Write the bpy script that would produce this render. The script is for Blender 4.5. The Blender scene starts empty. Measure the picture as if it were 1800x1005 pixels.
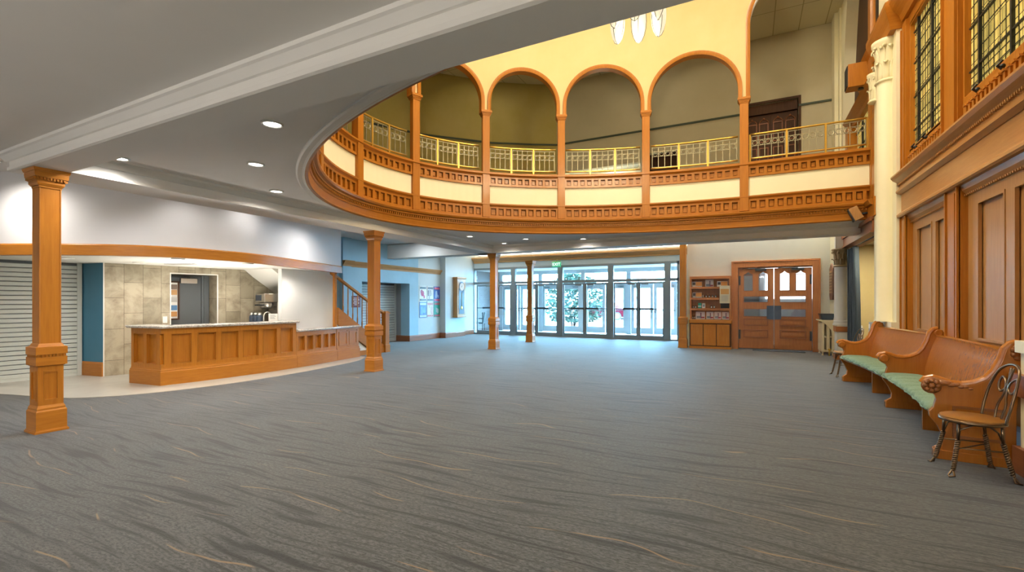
import bpy, bmesh, math, random
from mathutils import Matrix, Vector
random.seed(7)
C = bpy.context.scene.collection
S = bpy.context.scene
PI = math.pi

# ------------------------------------------------------------------ camera
cam_d = bpy.data.cameras.new('camera'); cam = bpy.data.objects.new('camera', cam_d); C.objects.link(cam)
cam_d.sensor_width = 36.0; cam_d.lens = 815 / 1800 * 36
cam_d.shift_y = (530 - 502.5) / 1800
cam_d.clip_end = 400; cam_d.clip_start = 0.05
TH = math.atan(415 / 815)
cam.location = (0, 0, 1.45); cam.rotation_euler = (PI / 2, 0, TH)
S.camera = cam
S.view_settings.view_transform = 'Standard'; S.view_settings.look = 'None'
S.view_settings.gamma = 1.0; S.view_settings.use_curve_mapping = False
S.view_settings.exposure = 0.76
try:
    S.cycles.use_denoising = True
    S.cycles.max_bounces = 9; S.cycles.diffuse_bounces = 5; S.cycles.glossy_bounces = 3
    S.cycles.transparent_max_bounces = 16; S.cycles.sample_clamp_indirect = 4.0
    S.cycles.caustics_reflective = False; S.cycles.caustics_refractive = False
except Exception:
    pass

# ------------------------------------------------------------------ sky
W = bpy.data.worlds.new('sky'); S.world = W; W.use_nodes = True
wn = W.node_tree.nodes; bg = wn['Background']
bg.inputs[0].default_value = (0.31, 0.68, 1.0, 1); bg.inputs[1].default_value = 60.0

def lamp(name, kind, loc, energy, color=(1, 1, 1), rot=(0, 0, 0), **kw):
    d = bpy.data.lights.new(name, kind); d.energy = energy; d.color = color
    for k, v in kw.items():
        if k == 'portal':
            d.cycles.is_portal = True
        else:
            setattr(d, k, v)
    o = bpy.data.objects.new(name, d); o.location = loc; o.rotation_euler = rot; C.objects.link(o)
    return o

lamp('sun', 'SUN', (0, 60, 40), 8.0, (1.0, 0.95, 0.86), (math.radians(-48), math.radians(-14), 0), angle=0.02)
# sampling portal in the outer glass line: only tells the renderer where the sky comes in
lamp('sky_portal', 'AREA', (-6.6, 21.2, 1.5), 1.0, rot=(-PI / 2, 0, 0), shape='RECTANGLE', size=9.6, size_y=3.2, portal=True)
# unseen fill lamps added under the high hall ceiling, over the oval opening
WARM = (1.0, 0.90, 0.70)
for lx, ly, le in ((-4.6, 6.2, 75), (-2.4, 7.6, 90), (-2.0, 5.0, 90), (0.2, 7.6, 105), (0.4, 6.0, 105)):
    lamp('hall_fill_light', 'AREA', (lx, ly, 10.30), le, WARM, shape='DISK', size=0.5)
# unseen fill lamps added at the low ceiling behind the camera
for lx, ly in ((-5.6, -0.6), (-2.4, -0.6), (0.8, -0.6), (-5.6, -3.0), (-2.4, -3.0), (0.8, -3.0)):
    lamp('entry_ceiling_fill', 'AREA', (lx, ly, 3.09), 18, (1.0, 0.93, 0.86), shape='DISK', size=0.3)
# after the entry fill, linear cove lamps on top of the wooden cornice over the entrance doors
lamp('entry_fill_light', 'AREA', (-2.6, -3.6, 1.6), 590, (1.0, 0.92, 0.84), (PI + 0.15, 0, 0), shape='RECTANGLE', size=8.0, size_y=0.3)  # unseen fill behind the camera, added to brighten the low ceiling
lamp('cove_lamp', 'AREA', (-6.3, 17.80, 3.50), 620, (1.0, 0.92, 0.76), (PI, 0, 0), shape='RECTANGLE', size=9.0, size_y=0.12)
for lx, ly in ((-9.3, 11.4), (-9.3, 14.2), (-9.3, 16.2)):  # fill lamps added behind the beam to brighten the blue wall
    lamp('side_aisle_fill', 'AREA', (lx, ly, 3.36), 14, (0.85, 0.94, 1.0), shape='DISK', size=0.3)
lamp('cove_lamp_lobby', 'AREA', (0.2, 15.45, 3.50), 950, (1.0, 0.96, 0.88), (PI, 0, 0), shape='RECTANGLE', size=3.4, size_y=0.10)
# hidden fill lights added behind the bar, on the landing, in the recess
lamp('back_bar_fill', 'AREA', (-9.50, 5.4, 0.95), 34, (1.0, 0.95, 0.86), (PI, 0, 0), shape='RECTANGLE', size=0.3, size_y=1.6)
lamp('landing_fill', 'AREA', (-4.4, 15.85, 6.10), 45, (1.0, 0.95, 0.85), shape='DISK', size=0.4)
lamp('recess_fill', 'AREA', (2.68, 12.6, 2.80), 45, (1.0, 0.90, 0.66), shape='DISK', size=0.25)
# fill lamps added out of sight under the gallery ceiling
for lx, ly in ((-8.6, 8.6), (-6.6, 12.6), (-2.6, 13.4), (0.9, 13.4)):
    lamp('gallery_fill_light', 'AREA', (lx, ly, 8.90), 9, (1.0, 0.88, 0.60), shape='DISK', size=0.35)

# ------------------------------------------------------------------ materials
def mat(name, col=(0.8, 0.8, 0.8), rough=0.5, metal=0.0, emit=None, estr=0.0, spec=0.5, coat=0.0):
    m = bpy.data.materials.new(name); m.use_nodes = True
    b = m.node_tree.nodes['Principled BSDF']
    b.inputs['Base Color'].default_value = (*col, 1); b.inputs['Roughness'].default_value = rough
    b.inputs['Metallic'].default_value = metal; b.inputs['Specular IOR Level'].default_value = spec
    b.inputs['Coat Weight'].default_value = coat
    if emit:
        b.inputs['Emission Color'].default_value = (*emit, 1); b.inputs['Emission Strength'].default_value = estr
    return m

def nodes(m):
    nt = m.node_tree
    return nt, nt.nodes, nt.links, nt.nodes['Principled BSDF']

def coords(nt, scale, rot=(0, 0, 0), kind='Object'):
    t = nt.nodes.new('ShaderNodeTexCoord'); mp = nt.nodes.new('ShaderNodeMapping')
    mp.inputs['Scale'].default_value = scale; mp.inputs['Rotation'].default_value = rot
    nt.links.new(t.outputs[kind], mp.inputs[0]); return mp.outputs[0]

def noise(nt, vec, scale, detail=4, rough=0.6, dist=0.0):
    n = nt.nodes.new('ShaderNodeTexNoise'); n.inputs['Scale'].default_value = scale
    n.inputs['Detail'].default_value = detail; n.inputs['Roughness'].default_value = rough
    n.inputs['Distortion'].default_value = dist
    nt.links.new(vec, n.inputs['Vector']); return n.outputs['Fac']

def ramp(nt, fac, stops):
    r = nt.nodes.new('ShaderNodeValToRGB'); e = r.color_ramp.elements
    while len(e) < len(stops):
        e.new(0.5)
    for k, (p, c) in enumerate(stops):
        e[k].position = p; e[k].color = (*c, 1)
    nt.links.new(fac, r.inputs[0]); return r.outputs[0]

def mixc(nt, fac, a, b, mode='MIX'):
    x = nt.nodes.new('ShaderNodeMix'); x.data_type = 'RGBA'; x.blend_type = mode
    for sock, v in ((x.inputs[0], fac), (x.inputs[6], a), (x.inputs[7], b)):
        if isinstance(v, (int, float)):
            sock.default_value = v
        elif isinstance(v, tuple):
            sock.default_value = (*v, 1)
        else:
            nt.links.new(v, sock)
    return x.outputs[2]

def math_(nt, op, a, b=None):
    x = nt.nodes.new('ShaderNodeMath'); x.operation = op
    for k, v in enumerate((a, b)):
        if v is None:
            continue
        if isinstance(v, (int, float)):
            x.inputs[k].default_value = v
        else:
            nt.links.new(v, x.inputs[k])
    return x.outputs[0]

def bump(nt, b, h, strength=0.2, dist=0.01):
    n = nt.nodes.new('ShaderNodeBump'); n.inputs['Strength'].default_value = strength
    n.inputs['Distance'].default_value = dist
    nt.links.new(h, n.inputs['Height']); nt.links.new(n.outputs[0], b.inputs['Normal'])

def wood(name, light, dark, vertical=True, rough=0.38, coat=0.12):
    m = mat(name, light, rough, coat=coat); nt, N, L, b = nodes(m)
    v = coords(nt, (26, 26, 1.6) if vertical else (2.2, 2.2, 30))
    f = noise(nt, v, 1.5, 5, 0.62, 0.5)
    v2 = coords(nt, (120, 120, 3) if vertical else (6, 6, 140))
    g = noise(nt, v2, 1.0, 2, 0.5)
    mixf = math_(nt, 'ADD', math_(nt, 'MULTIPLY', f, 0.72), math_(nt, 'MULTIPLY', g, 0.28))
    c = ramp(nt, mixf, [(0.26, dark), (0.66, light)])
    L.new(c, b.inputs['Base Color'])
    b.inputs['Coat Roughness'].default_value = 0.18; b.inputs['Specular IOR Level'].default_value = 0.3
    return m

def paint(name, col, rough=0.6, var=0.03):
    m = mat(name, col, rough); nt, N, L, b = nodes(m)
    f = noise(nt, coords(nt, (1, 1, 1)), 1.3, 3)
    c = ramp(nt, f, [(0.3, tuple(max(0, x - var) for x in col)), (0.7, tuple(min(1, x + var) for x in col))])
    L.new(c, b.inputs['Base Color'])
    g = noise(nt, coords(nt, (1, 1, 1)), 160, 2); bump(nt, b, g, 0.04, 0.003)
    return m

OAK_L, OAK_D = (0.44, 0.168, 0.018), (0.32, 0.108, 0.010)
M = {}
M['oak'] = wood('golden_oak_upright', OAK_L, OAK_D)
M['oak_h'] = wood('golden_oak_along', OAK_L, OAK_D, False)
M['oak_pale'] = wood('pale_oak_upright', (0.46, 0.25, 0.095), (0.36, 0.18, 0.062), True, 0.36)
M['oak_pale_h'] = wood('pale_oak_along', (0.46, 0.235, 0.08), (0.36, 0.17, 0.055), False, 0.34)
M['oak_door'] = wood('door_oak', (0.40, 0.155, 0.05), (0.26, 0.09, 0.03))
M['oak_shelf'] = wood('shelf_oak', (0.43, 0.165, 0.05), (0.29, 0.10, 0.03), False)
M['pew'] = wood('pew_oak', (0.42, 0.148, 0.018), (0.33, 0.105, 0.011), True, 0.2, 0.6)
M['pew_dark'] = wood('carved_oak', (0.30, 0.11, 0.028), (0.19, 0.062, 0.014), False, 0.3, 0.4)
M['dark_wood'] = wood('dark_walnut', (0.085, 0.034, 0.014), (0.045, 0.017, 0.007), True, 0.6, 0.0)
M['trim_light'] = wood('cornice_oak', (0.52, 0.27, 0.10), (0.42, 0.20, 0.065), False, 0.4)
M['base_wood'] = wood('baseboard_wood', (0.27, 0.10, 0.042), (0.19, 0.066, 0.027), False, 0.4)
M['ceil'] = paint('ceiling_paint', (0.84, 0.82, 0.79), 0.7, 0.01)
M['trimwhite'] = paint('white_trim_paint', (0.80, 0.78, 0.73), 0.45, 0.01)
M['barwall'] = paint('bar_soffit_paint', (0.74, 0.73, 0.74), 0.6, 0.01)
M['barceil'] = paint('bar_ceiling_paint', (0.82, 0.80, 0.73), 0.6, 0.01)
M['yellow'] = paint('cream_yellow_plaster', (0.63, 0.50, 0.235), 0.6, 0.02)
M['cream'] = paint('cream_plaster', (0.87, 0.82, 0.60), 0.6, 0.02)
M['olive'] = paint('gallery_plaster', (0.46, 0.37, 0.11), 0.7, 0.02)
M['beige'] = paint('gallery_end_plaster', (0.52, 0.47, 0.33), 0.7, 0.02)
M['lobby'] = paint('lobby_plaster', (0.82, 0.82, 0.75), 0.6, 0.02)
M['pier'] = paint('pier_plaster', (0.82, 0.77, 0.56), 0.55, 0.03)
M['blue'] = paint('pale_blue_paint', (0.36, 0.58, 0.72), 0.6, 0.03)
M['paleblue'] = paint('ice_blue_paint', (0.62, 0.70, 0.72), 0.6, 0.02)
M['teal'] = paint('teal_blue_paint', (0.045, 0.17, 0.27), 0.55, 0.01)
M['white'] = paint('white_paint', (0.82, 0.82, 0.80), 0.6, 0.01)
M['gray'] = paint('gray_paint', (0.30, 0.32, 0.34), 0.6, 0.01)
M['shutter'] = mat('shutter_enamel', (0.66, 0.70, 0.67), 0.4)
M['graydoor'] = mat('gray_door_enamel', (0.10, 0.115, 0.125), 0.45)
M['steel'] = mat('brushed_steel', (0.62, 0.60, 0.56), 0.3, 1.0)
M['darksteel'] = mat('dark_metal', (0.05, 0.055, 0.06), 0.4, 0.8)
M['alu'] = mat('slate_aluminium', (0.20, 0.225, 0.235), 0.4, 0.3)
M['alu_glare'] = mat('glare_aluminium', (0.46, 0.48, 0.49), 0.4, 0.2)  # outer frames' gray lightened to paint in the glare
M['black'] = mat('black_plastic', (0.012, 0.013, 0.015), 0.5)
M['navy'] = mat('dark_blue_plate', (0.02, 0.035, 0.06), 0.4)
M['brass'] = mat('brass', (0.70, 0.46, 0.10), 0.32, 0.85)
M['iron'] = mat('pewter_iron', (0.34, 0.31, 0.21), 0.45, 0.5)
M['wire'] = mat('antique_copper_wire', (0.16, 0.105, 0.06), 0.3, 0.9)
M['bronze'] = mat('bronze_plaster', (0.25, 0.17, 0.08), 0.5, 0.3)
M['stone'] = mat('capital_stone', (0.72, 0.67, 0.46), 0.6)
M['paper'] = mat('white_card', (0.85, 0.84, 0.80), 0.6)
M['radiator'] = mat('radiator_cream', (0.72, 0.62, 0.42), 0.5)
M['bluefab'] = mat('blue_black_curtain', (0.020, 0.032, 0.045), 0.9)
M['rubber'] = mat('rubber_mat', (0.02, 0.03, 0.04), 0.8)
M['seatwood'] = wood('chair_seat_wood', (0.30, 0.135, 0.03), (0.20, 0.085, 0.018), False, 0.3)
M['lens'] = mat('lamp_lens', (1, 1, 1), 0.5, emit=(1.0, 0.95, 0.86), estr=14)
M['glasslamp'] = mat('frosted_lamp_glass', (0.12, 0.10, 0.07), 0.5, emit=(1.0, 0.84, 0.58), estr=0.55)
M['redpaint'] = mat('red_car_paint', (0.040, 0.0015, 0.005), 0.7, coat=0.0, spec=0.02)
M['leaf'] = mat('tree_leaf', (0.042, 0.066, 0.048), 0.8, spec=0.02)
M['bark'] = mat('tree_bark', (0.007, 0.006, 0.006), 0.9, spec=0.1)
M['concrete'] = mat('sunlit_concrete', (0.55, 0.55, 0.54), 0.9)
M['exitgreen'] = mat('exit_sign_green', (0.02, 0.20, 0.10), 0.5, emit=(0.04, 0.45, 0.22), estr=0.45)
M['exitwhite'] = mat('exit_sign_letters', (0.9, 0.9, 0.9), 0.5, emit=(0.9, 1, 0.95), estr=0.9)
M['porchglow'] = mat('porch_glow', (0.9, 0.93, 0.95), 0.5, emit=(0.95, 0.97, 1.0), estr=2.2)  # glow added to whiten the right door's panes
M['maroon'] = mat('maroon_board', (0.12, 0.02, 0.05), 0.5)

def flat(name, col, rough=0.6):
    if name not in M:
        M[name] = mat(name, col, rough)
    return M[name]

# thin architectural glass
def glass(name, tint, gloss=0.08):
    m = bpy.data.materials.new(name); m.use_nodes = True; nt = m.node_tree; nt.nodes.clear()
    o = nt.nodes.new('ShaderNodeOutputMaterial'); t = nt.nodes.new('ShaderNodeBsdfTransparent')
    g = nt.nodes.new('ShaderNodeBsdfGlossy'); x = nt.nodes.new('ShaderNodeMixShader')
    t.inputs[0].default_value = (*tint, 1); g.inputs['Roughness'].default_value = 0.03; x.inputs[0].default_value = gloss
    nt.links.new(t.outputs[0], x.inputs[1]); nt.links.new(g.outputs[0], x.inputs[2]); nt.links.new(x.outputs[0], o.inputs[0])
    return m
M['glass'] = glass('clear_door_glass', (0.93, 0.96, 0.97))
M['smallglass'] = glass('clear_tumbler_glass', (0.85, 0.9, 0.9), 0.25)

# carpet
def make_carpet():
    m = mat('streaked_carpet', (0.2, 0.2, 0.2), 0.70, spec=0.16); nt, N, L, b = nodes(m)
    b.inputs['Sheen Weight'].default_value = 0.26; b.inputs['Sheen Roughness'].default_value = 0.35
    fine = noise(nt, coords(nt, (0.55, 1.3, 1)), 54, 3, 0.78)
    mid = noise(nt, coords(nt, (2.5, 20, 1)), 3.0, 4, 0.65)
    base = ramp(nt, fine, [(0.38, (0.013, 0.0132, 0.0126)), (0.64, (0.097, 0.099, 0.0955))])
    base = mixc(nt, 0.30, base, ramp(nt, mid, [(0.3, (0.034, 0.035, 0.034)), (0.7, (0.084, 0.086, 0.084))]))
    # long dark strokes running across the hall, gently wandering
    tc = nt.nodes.new('ShaderNodeTexCoord')
    wander = nt.nodes.new('ShaderNodeTexNoise'); wander.inputs['Scale'].default_value = 0.7; wander.inputs['Detail'].default_value = 1.5
    L.new(tc.outputs['Object'], wander.inputs['Vector'])
    off = nt.nodes.new('ShaderNodeVectorMath'); off.operation = 'MULTIPLY_ADD'
    L.new(wander.outputs['Color'], off.inputs[0]); off.inputs[1].default_value = (0, 0.34, 0); L.new(tc.outputs['Object'], off.inputs[2])
    def mapped(sc, loc=(0, 0, 0)):
        mp = nt.nodes.new('ShaderNodeMapping'); mp.inputs['Scale'].default_value = sc; mp.inputs['Location'].default_value = loc
        L.new(off.outputs[0], mp.inputs[0]); return mp.outputs[0]
    s = noise(nt, mapped((0.95, 16.0, 1)), 1.0, 2, 0.5)
    s = math_(nt, 'ADD', s, math_(nt, 'MULTIPLY', math_(nt, 'SUBTRACT', fine, 0.5), 0.42))
    streak = ramp(nt, s, [(0.575, (0, 0, 0)), (0.64, (1, 1, 1))])
    s2 = noise(nt, mapped((1.6, 34.0, 1), (7.7, 2.3, 0)), 1.0, 2, 0.5)
    s2 = ramp(nt, math_(nt, 'ADD', s2, math_(nt, 'MULTIPLY', math_(nt, 'SUBTRACT', fine, 0.5), 0.35)), [(0.56, (0, 0, 0)), (0.64, (0.75, 0.75, 0.75))])
    streak = math_(nt, 'MAXIMUM', streak, s2)
    col = mixc(nt, math_(nt, 'MULTIPLY', streak, 0.84), base, (0.014, 0.0138, 0.0134))
    # thin ochre threads along the strokes
    sep = nt.nodes.new('ShaderNodeSeparateXYZ'); L.new(mapped((1, 2.6, 1)), sep.inputs[0])
    wig = noise(nt, coords(nt, (0.55, 0.8, 1)), 1.0, 2)
    q = math_(nt, 'FRACT', math_(nt, 'ADD', sep.outputs['Y'], math_(nt, 'MULTIPLY', wig, 2.2)))
    line = math_(nt, 'ABSOLUTE', math_(nt, 'SUBTRACT', q, 0.5))
    line = ramp(nt, line, [(0.010, (1, 1, 1)), (0.020, (0, 0, 0))])
    msk = noise(nt, coords(nt, (0.8, 2.6, 1)), 1.0, 2)
    msk = ramp(nt, msk, [(0.50, (0, 0, 0)), (0.54, (1, 1, 1))])
    lm = math_(nt, 'MULTIPLY', math_(nt, 'MULTIPLY', line, msk), 0.65)
    col = mixc(nt, lm, col, (0.23, 0.145, 0.072))
    L.new(col, b.inputs['Base Color']); bump(nt, b, fine, 0.35, 0.006)
    return m
M['carpet'] = make_carpet()

def make_tilefloor():
    m = mat('stone_tile_floor', (0.6, 0.57, 0.5), 0.3); nt, N, L, b = nodes(m)
    br = N.new('ShaderNodeTexBrick'); L.new(coords(nt, (1, 1, 1), (0, 0, 1.2)), br.inputs['Vector'])
    br.inputs['Scale'].default_value = 1.0; br.inputs['Brick Width'].default_value = 0.9; br.inputs['Row Height'].default_value = 0.45
    br.inputs['Mortar Size'].default_value = 0.006
    br.inputs['Color1'].default_value = (0.50, 0.48, 0.43, 1); br.inputs['Color2'].default_value = (0.44, 0.42, 0.38, 1)
    br.inputs['Mortar'].default_value = (0.36, 0.34, 0.30, 1)
    f = noise(nt, coords(nt, (1, 1, 1)), 2.3, 5, 0.65)
    c = mixc(nt, 0.55, br.outputs[0], ramp(nt, f, [(0.3, (0.36, 0.33, 0.27)), (0.7, (0.80, 0.77, 0.70))]), 'MULTIPLY')
    c = mixc(nt, 0.35, c, (0.46, 0.44, 0.40))
    L.new(c, b.inputs['Base Color']); return m
M['tilefloor'] = make_tilefloor()

def make_tilewall():
    # local axes: x along the wall, z up; tall tiles in running bond
    m = mat('weathered_wall_tile', (0.5, 0.45, 0.36), 0.45); nt, N, L, b = nodes(m)
    t = N.new('ShaderNodeTexCoord'); sx = N.new('ShaderNodeSeparateXYZ'); cx = N.new('ShaderNodeCombineXYZ')
    L.new(t.outputs['Object'], sx.inputs[0]); L.new(sx.outputs['Z'], cx.inputs[0]); L.new(sx.outputs['X'], cx.inputs[1])
    br = N.new('ShaderNodeTexBrick'); L.new(cx.outputs[0], br.inputs['Vector'])
    br.inputs['Scale'].default_value = 1.0; br.inputs['Brick Width'].default_value = 0.61; br.inputs['Row Height'].default_value = 0.305
    br.inputs['Mortar Size'].default_value = 0.004; br.offset = 0.5
    br.inputs['Color1'].default_value = (0.44, 0.40, 0.325, 1); br.inputs['Color2'].default_value = (0.27, 0.245, 0.19, 1)
    br.inputs['Mortar'].default_value = (0.16, 0.14, 0.11, 1)
    f = noise(nt, coords(nt, (1, 1, 1)), 3.2, 6, 0.65, 0.4)
    c = mixc(nt, 0.75, br.outputs[0], ramp(nt, f, [(0.30, (0.40, 0.34, 0.25)), (0.56, (1.0, 0.95, 0.83))]), 'MULTIPLY')
    L.new(c, b.inputs['Base Color']); return m
M['tilewall'] = make_tilewall()

def make_stonetop():
    m = mat('speckled_stone_top', (0.6, 0.55, 0.5), 0.18); nt, N, L, b = nodes(m)
    f = noise(nt, coords(nt, (1, 1, 1)), 28, 5, 0.7)
    L.new(ramp(nt, f, [(0.35, (0.36, 0.31, 0.27)), (0.6, (0.74, 0.70, 0.66))]), b.inputs['Base Color']); return m
M['stonetop'] = make_stonetop()

def make_brick():
    m = mat('brown_brick', (0.3, 0.2, 0.16), 0.8); nt, N, L, b = nodes(m)
    t = N.new('ShaderNodeTexCoord'); sx = N.new('ShaderNodeSeparateXYZ'); cx = N.new('ShaderNodeCombineXYZ')
    L.new(t.outputs['Object'], sx.inputs[0]); L.new(sx.outputs['Y'], cx.inputs[0]); L.new(sx.outputs['Z'], cx.inputs[1])
    br = N.new('ShaderNodeTexBrick'); L.new(cx.outputs[0], br.inputs['Vector']); br.inputs['Scale'].default_value = 1
    br.inputs['Brick Width'].default_value = 0.21; br.inputs['Row Height'].default_value = 0.075; br.inputs['Mortar Size'].default_value = 0.008
    br.inputs['Color1'].default_value = (0.13, 0.09, 0.085, 1); br.inputs['Color2'].default_value = (0.17, 0.13, 0.125, 1)
    br.inputs['Mortar'].default_value = (0.18, 0.165, 0.16, 1)
    L.new(br.outputs[0], b.inputs['Base Color']); return m
M['brick'] = make_brick()

def make_ceiltile():
    m = mat('acoustic_ceiling_tile', (0.5, 0.45, 0.3), 0.8); nt, N, L, b = nodes(m)
    br = N.new('ShaderNodeTexBrick'); L.new(coords(nt, (1, 1, 1)), br.inputs['Vector']); br.inputs['Scale'].default_value = 1
    br.offset = 0.0; br.inputs['Brick Width'].default_value = 0.62; br.inputs['Row Height'].default_value = 1.25
    br.inputs['Mortar Size'].default_value = 0.012
    br.inputs['Color1'].default_value = (0.60, 0.53, 0.33, 1); br.inputs['Color2'].default_value = (0.56, 0.50, 0.31, 1)
    br.inputs['Mortar'].default_value = (0.33, 0.28, 0.14, 1)
    L.new(br.outputs[0], b.inputs['Base Color']); return m
M['ceiltile'] = make_ceiltile()

def make_stained():
    m = mat('amber_art_glass', (0.3, 0.22, 0.06), 0.25); nt, N, L, b = nodes(m)
    t = N.new('ShaderNodeTexCoord'); sx = N.new('ShaderNodeSeparateXYZ'); cx = N.new('ShaderNodeCombineXYZ')
    L.new(t.outputs['Object'], sx.inputs[0]); L.new(sx.outputs['Z'], cx.inputs[0]); L.new(sx.outputs['Y'], cx.inputs[1])
    br = N.new('ShaderNodeTexBrick'); L.new(cx.outputs[0], br.inputs['Vector']); br.inputs['Scale'].default_value = 1
    br.offset = 0.0; br.inputs['Brick Width'].default_value = 0.27; br.inputs['Row Height'].default_value = 0.085; br.inputs['Mortar Size'].default_value = 0.005
    br.inputs['Color1'].default_value = (0.52, 0.40, 0.13, 1); br.inputs['Color2'].default_value = (0.25, 0.21, 0.07, 1)
    br.inputs['Mortar'].default_value = (0.03, 0.03, 0.02, 1)
    f = noise(nt, coords(nt, (1, 1, 1)), 2.1, 4, 0.6)
    c = mixc(nt, 0.6, br.outputs[0], ramp(nt, f, [(0.35, (0.40, 0.42, 0.26)), (0.55, (1, 0.92, 0.66)), (0.70, (1.0, 0.72, 0.25))]), 'MULTIPLY')
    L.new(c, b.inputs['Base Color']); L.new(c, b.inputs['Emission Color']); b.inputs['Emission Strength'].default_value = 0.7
    g = noise(nt, coords(nt, (1, 1, 1)), 40, 3); bump(nt, b, g, 0.5, 0.01)
    return m
M['stained'] = make_stained()

def make_cushion():
    m = mat('green_cushion_cloth', (0.2, 0.28, 0.2), 0.9); nt, N, L, b = nodes(m)
    f = noise(nt, coords(nt, (1, 1, 1)), 60, 3)
    L.new(ramp(nt, f, [(0.3, (0.125, 0.215, 0.155)), (0.7, (0.20, 0.30, 0.225))]), b.inputs['Base Color']); bump(nt, b, f, 0.2, 0.003)
    return m
M['cushion'] = make_cushion()

# ------------------------------------------------------------------ mesh helpers
def fr(x, y, ang=0.0, z=0.0):
    return Matrix.Translation((x, y, z)) @ Matrix.Rotation(ang, 4, 'Z')

class MB:
    def __init__(s):
        s.bm = bmesh.new()
    def face(s, pts, Mx=None):
        vs = [s.bm.verts.new(Mx @ Vector(p) if Mx else Vector(p)) for p in pts]
        try:
            return s.bm.faces.new(vs)
        except ValueError:
            return None
    def box(s, x0, x1, y0, y1, z0, z1, Mx=None):
        P = [(x, y, z) for z in (z0, z1) for y in (y0, y1) for x in (x0, x1)]
        v = [s.bm.verts.new(Mx @ Vector(p) if Mx else Vector(p)) for p in P]
        for q in ((0, 2, 3, 1), (4, 5, 7, 6), (0, 1, 5, 4), (2, 6, 7, 3), (0, 4, 6, 2), (1, 3, 7, 5)):
            s.bm.faces.new([v[i] for i in q])
        return s
    def prism(s, pts, a, b, axis='z', Mx=None):
        def P(p, h):
            q = {'z': (p[0], p[1], h), 'x': (h, p[0], p[1]), 'y': (p[0], h, p[1])}[axis]
            return Mx @ Vector(q) if Mx else Vector(q)
        A = [s.bm.verts.new(P(p, a)) for p in pts]; B = [s.bm.verts.new(P(p, b)) for p in pts]
        n = len(pts); s.bm.faces.new(A[::-1]); s.bm.faces.new(B)
        for i in range(n):
            s.bm.faces.new((A[i], A[(i + 1) % n], B[(i + 1) % n], B[i]))
        return s
    def lathe(s, prof, c=(0, 0, 0), n=24, Mx=None, cap=True):
        rings = []
        for r, z in prof:
            ring = []
            for k in range(n):
                a = 2 * PI * k / n; p = Vector((c[0] + r * math.cos(a), c[1] + r * math.sin(a), c[2] + z))
                ring.append(s.bm.verts.new(Mx @ p if Mx else p))
            rings.append(ring)
        for A, B in zip(rings, rings[1:]):
            for k in range(n):
                s.bm.faces.new((A[k], A[(k + 1) % n], B[(k + 1) % n], B[k]))
        if cap:
            s.bm.faces.new(rings[0][::-1]); s.bm.faces.new(rings[-1])
        return s
    def tube(s, pts, r, n=8, closed=False, Mx=None):
        pts = [Vector(p) for p in pts]; N = len(pts); rs = r if isinstance(r, (list, tuple)) else [r] * N
        rings = []; up = None
        for i, p in enumerate(pts):
            if closed:
                t = pts[(i + 1) % N] - pts[i - 1]
            else:
                t = pts[min(i + 1, N - 1)] - pts[max(i - 1, 0)]
            t.normalize()
            if up is None:
                up = t.orthogonal().normalized()
            up = (up - t * up.dot(t))
            up = up.normalized() if up.length > 1e-6 else t.orthogonal().normalized()
            w = t.cross(up)
            ring = []
            for k in range(n):
                a = 2 * PI * k / n; q = p + (up * math.cos(a) + w * math.sin(a)) * rs[i]
                ring.append(s.bm.verts.new(Mx @ q if Mx else q))
            rings.append(ring)
        for A, B in list(zip(rings, rings[1:])) + ([(rings[-1], rings[0])] if closed else []):
            for k in range(n):
                s.bm.faces.new((A[k], A[(k + 1) % n], B[(k + 1) % n], B[k]))
        if not closed:
            s.bm.faces.new(rings[0][::-1]); s.bm.faces.new(rings[-1])
        return s
    def sweep(s, path, prof, closed=False):
        """prof: polygon of (offset to the left of the path, z), closed; path: list of (x, y)."""
        n = len(path); nor = []
        for i in range(n):
            def d(a, b):
                v = Vector((b[0] - a[0], b[1] - a[1])); return v.normalized()
            if closed or 0 < i < n - 1:
                a = d(path[i - 1], path[i]); b = d(path[i], path[(i + 1) % n])
            elif i == 0:
                a = b = d(path[0], path[1])
            else:
                a = b = d(path[-2], path[-1])
            na = Vector((-a.y, a.x)); nb = Vector((-b.y, b.x)); m = (na + nb)
            m = m.normalized() if m.length > 1e-6 else na
            nor.append(m / max(0.3, m.dot(na)))
        rings = [[s.bm.verts.new((p[0] + m.x * o, p[1] + m.y * o, z)) for o, z in prof] for p, m in zip(path, nor)]
        k = len(prof)
        for A, B in list(zip(rings, rings[1:])) + ([(rings[-1], rings[0])] if closed else []):
            for j in range(k):
                s.bm.faces.new((A[j], A[(j + 1) % k], B[(j + 1) % k], B[j]))
        if not closed:
            s.bm.faces.new(rings[0]); s.bm.faces.new(rings[-1][::-1])
        return s
    def ball(s, c, r, n=10, sc=(1, 1, 1), Mx=None):
        prof = []
        for k in range(1, n):
            a = PI * k / n; prof.append((r * math.sin(a), -r * math.cos(a)))
        t = Matrix.Translation(c) @ Matrix.Diagonal((*sc, 1))
        s.lathe(prof, (0, 0, 0), 2 * n, Mx @ t if Mx else t); return s
    def frame(s, x0, x1, z0, z1, w, y0, y1, Mx=None):
        """rectangular picture-frame of four bars in the local xz plane."""
        s.box(x0, x1, y0, y1, z0, z0 + w, Mx); s.box(x0, x1, y0, y1, z1 - w, z1, Mx)
        s.box(x0, x0 + w, y0, y1, z0 + w, z1 - w, Mx); s.box(x1 - w, x1, y0, y1, z0 + w, z1 - w, Mx); return s
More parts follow.
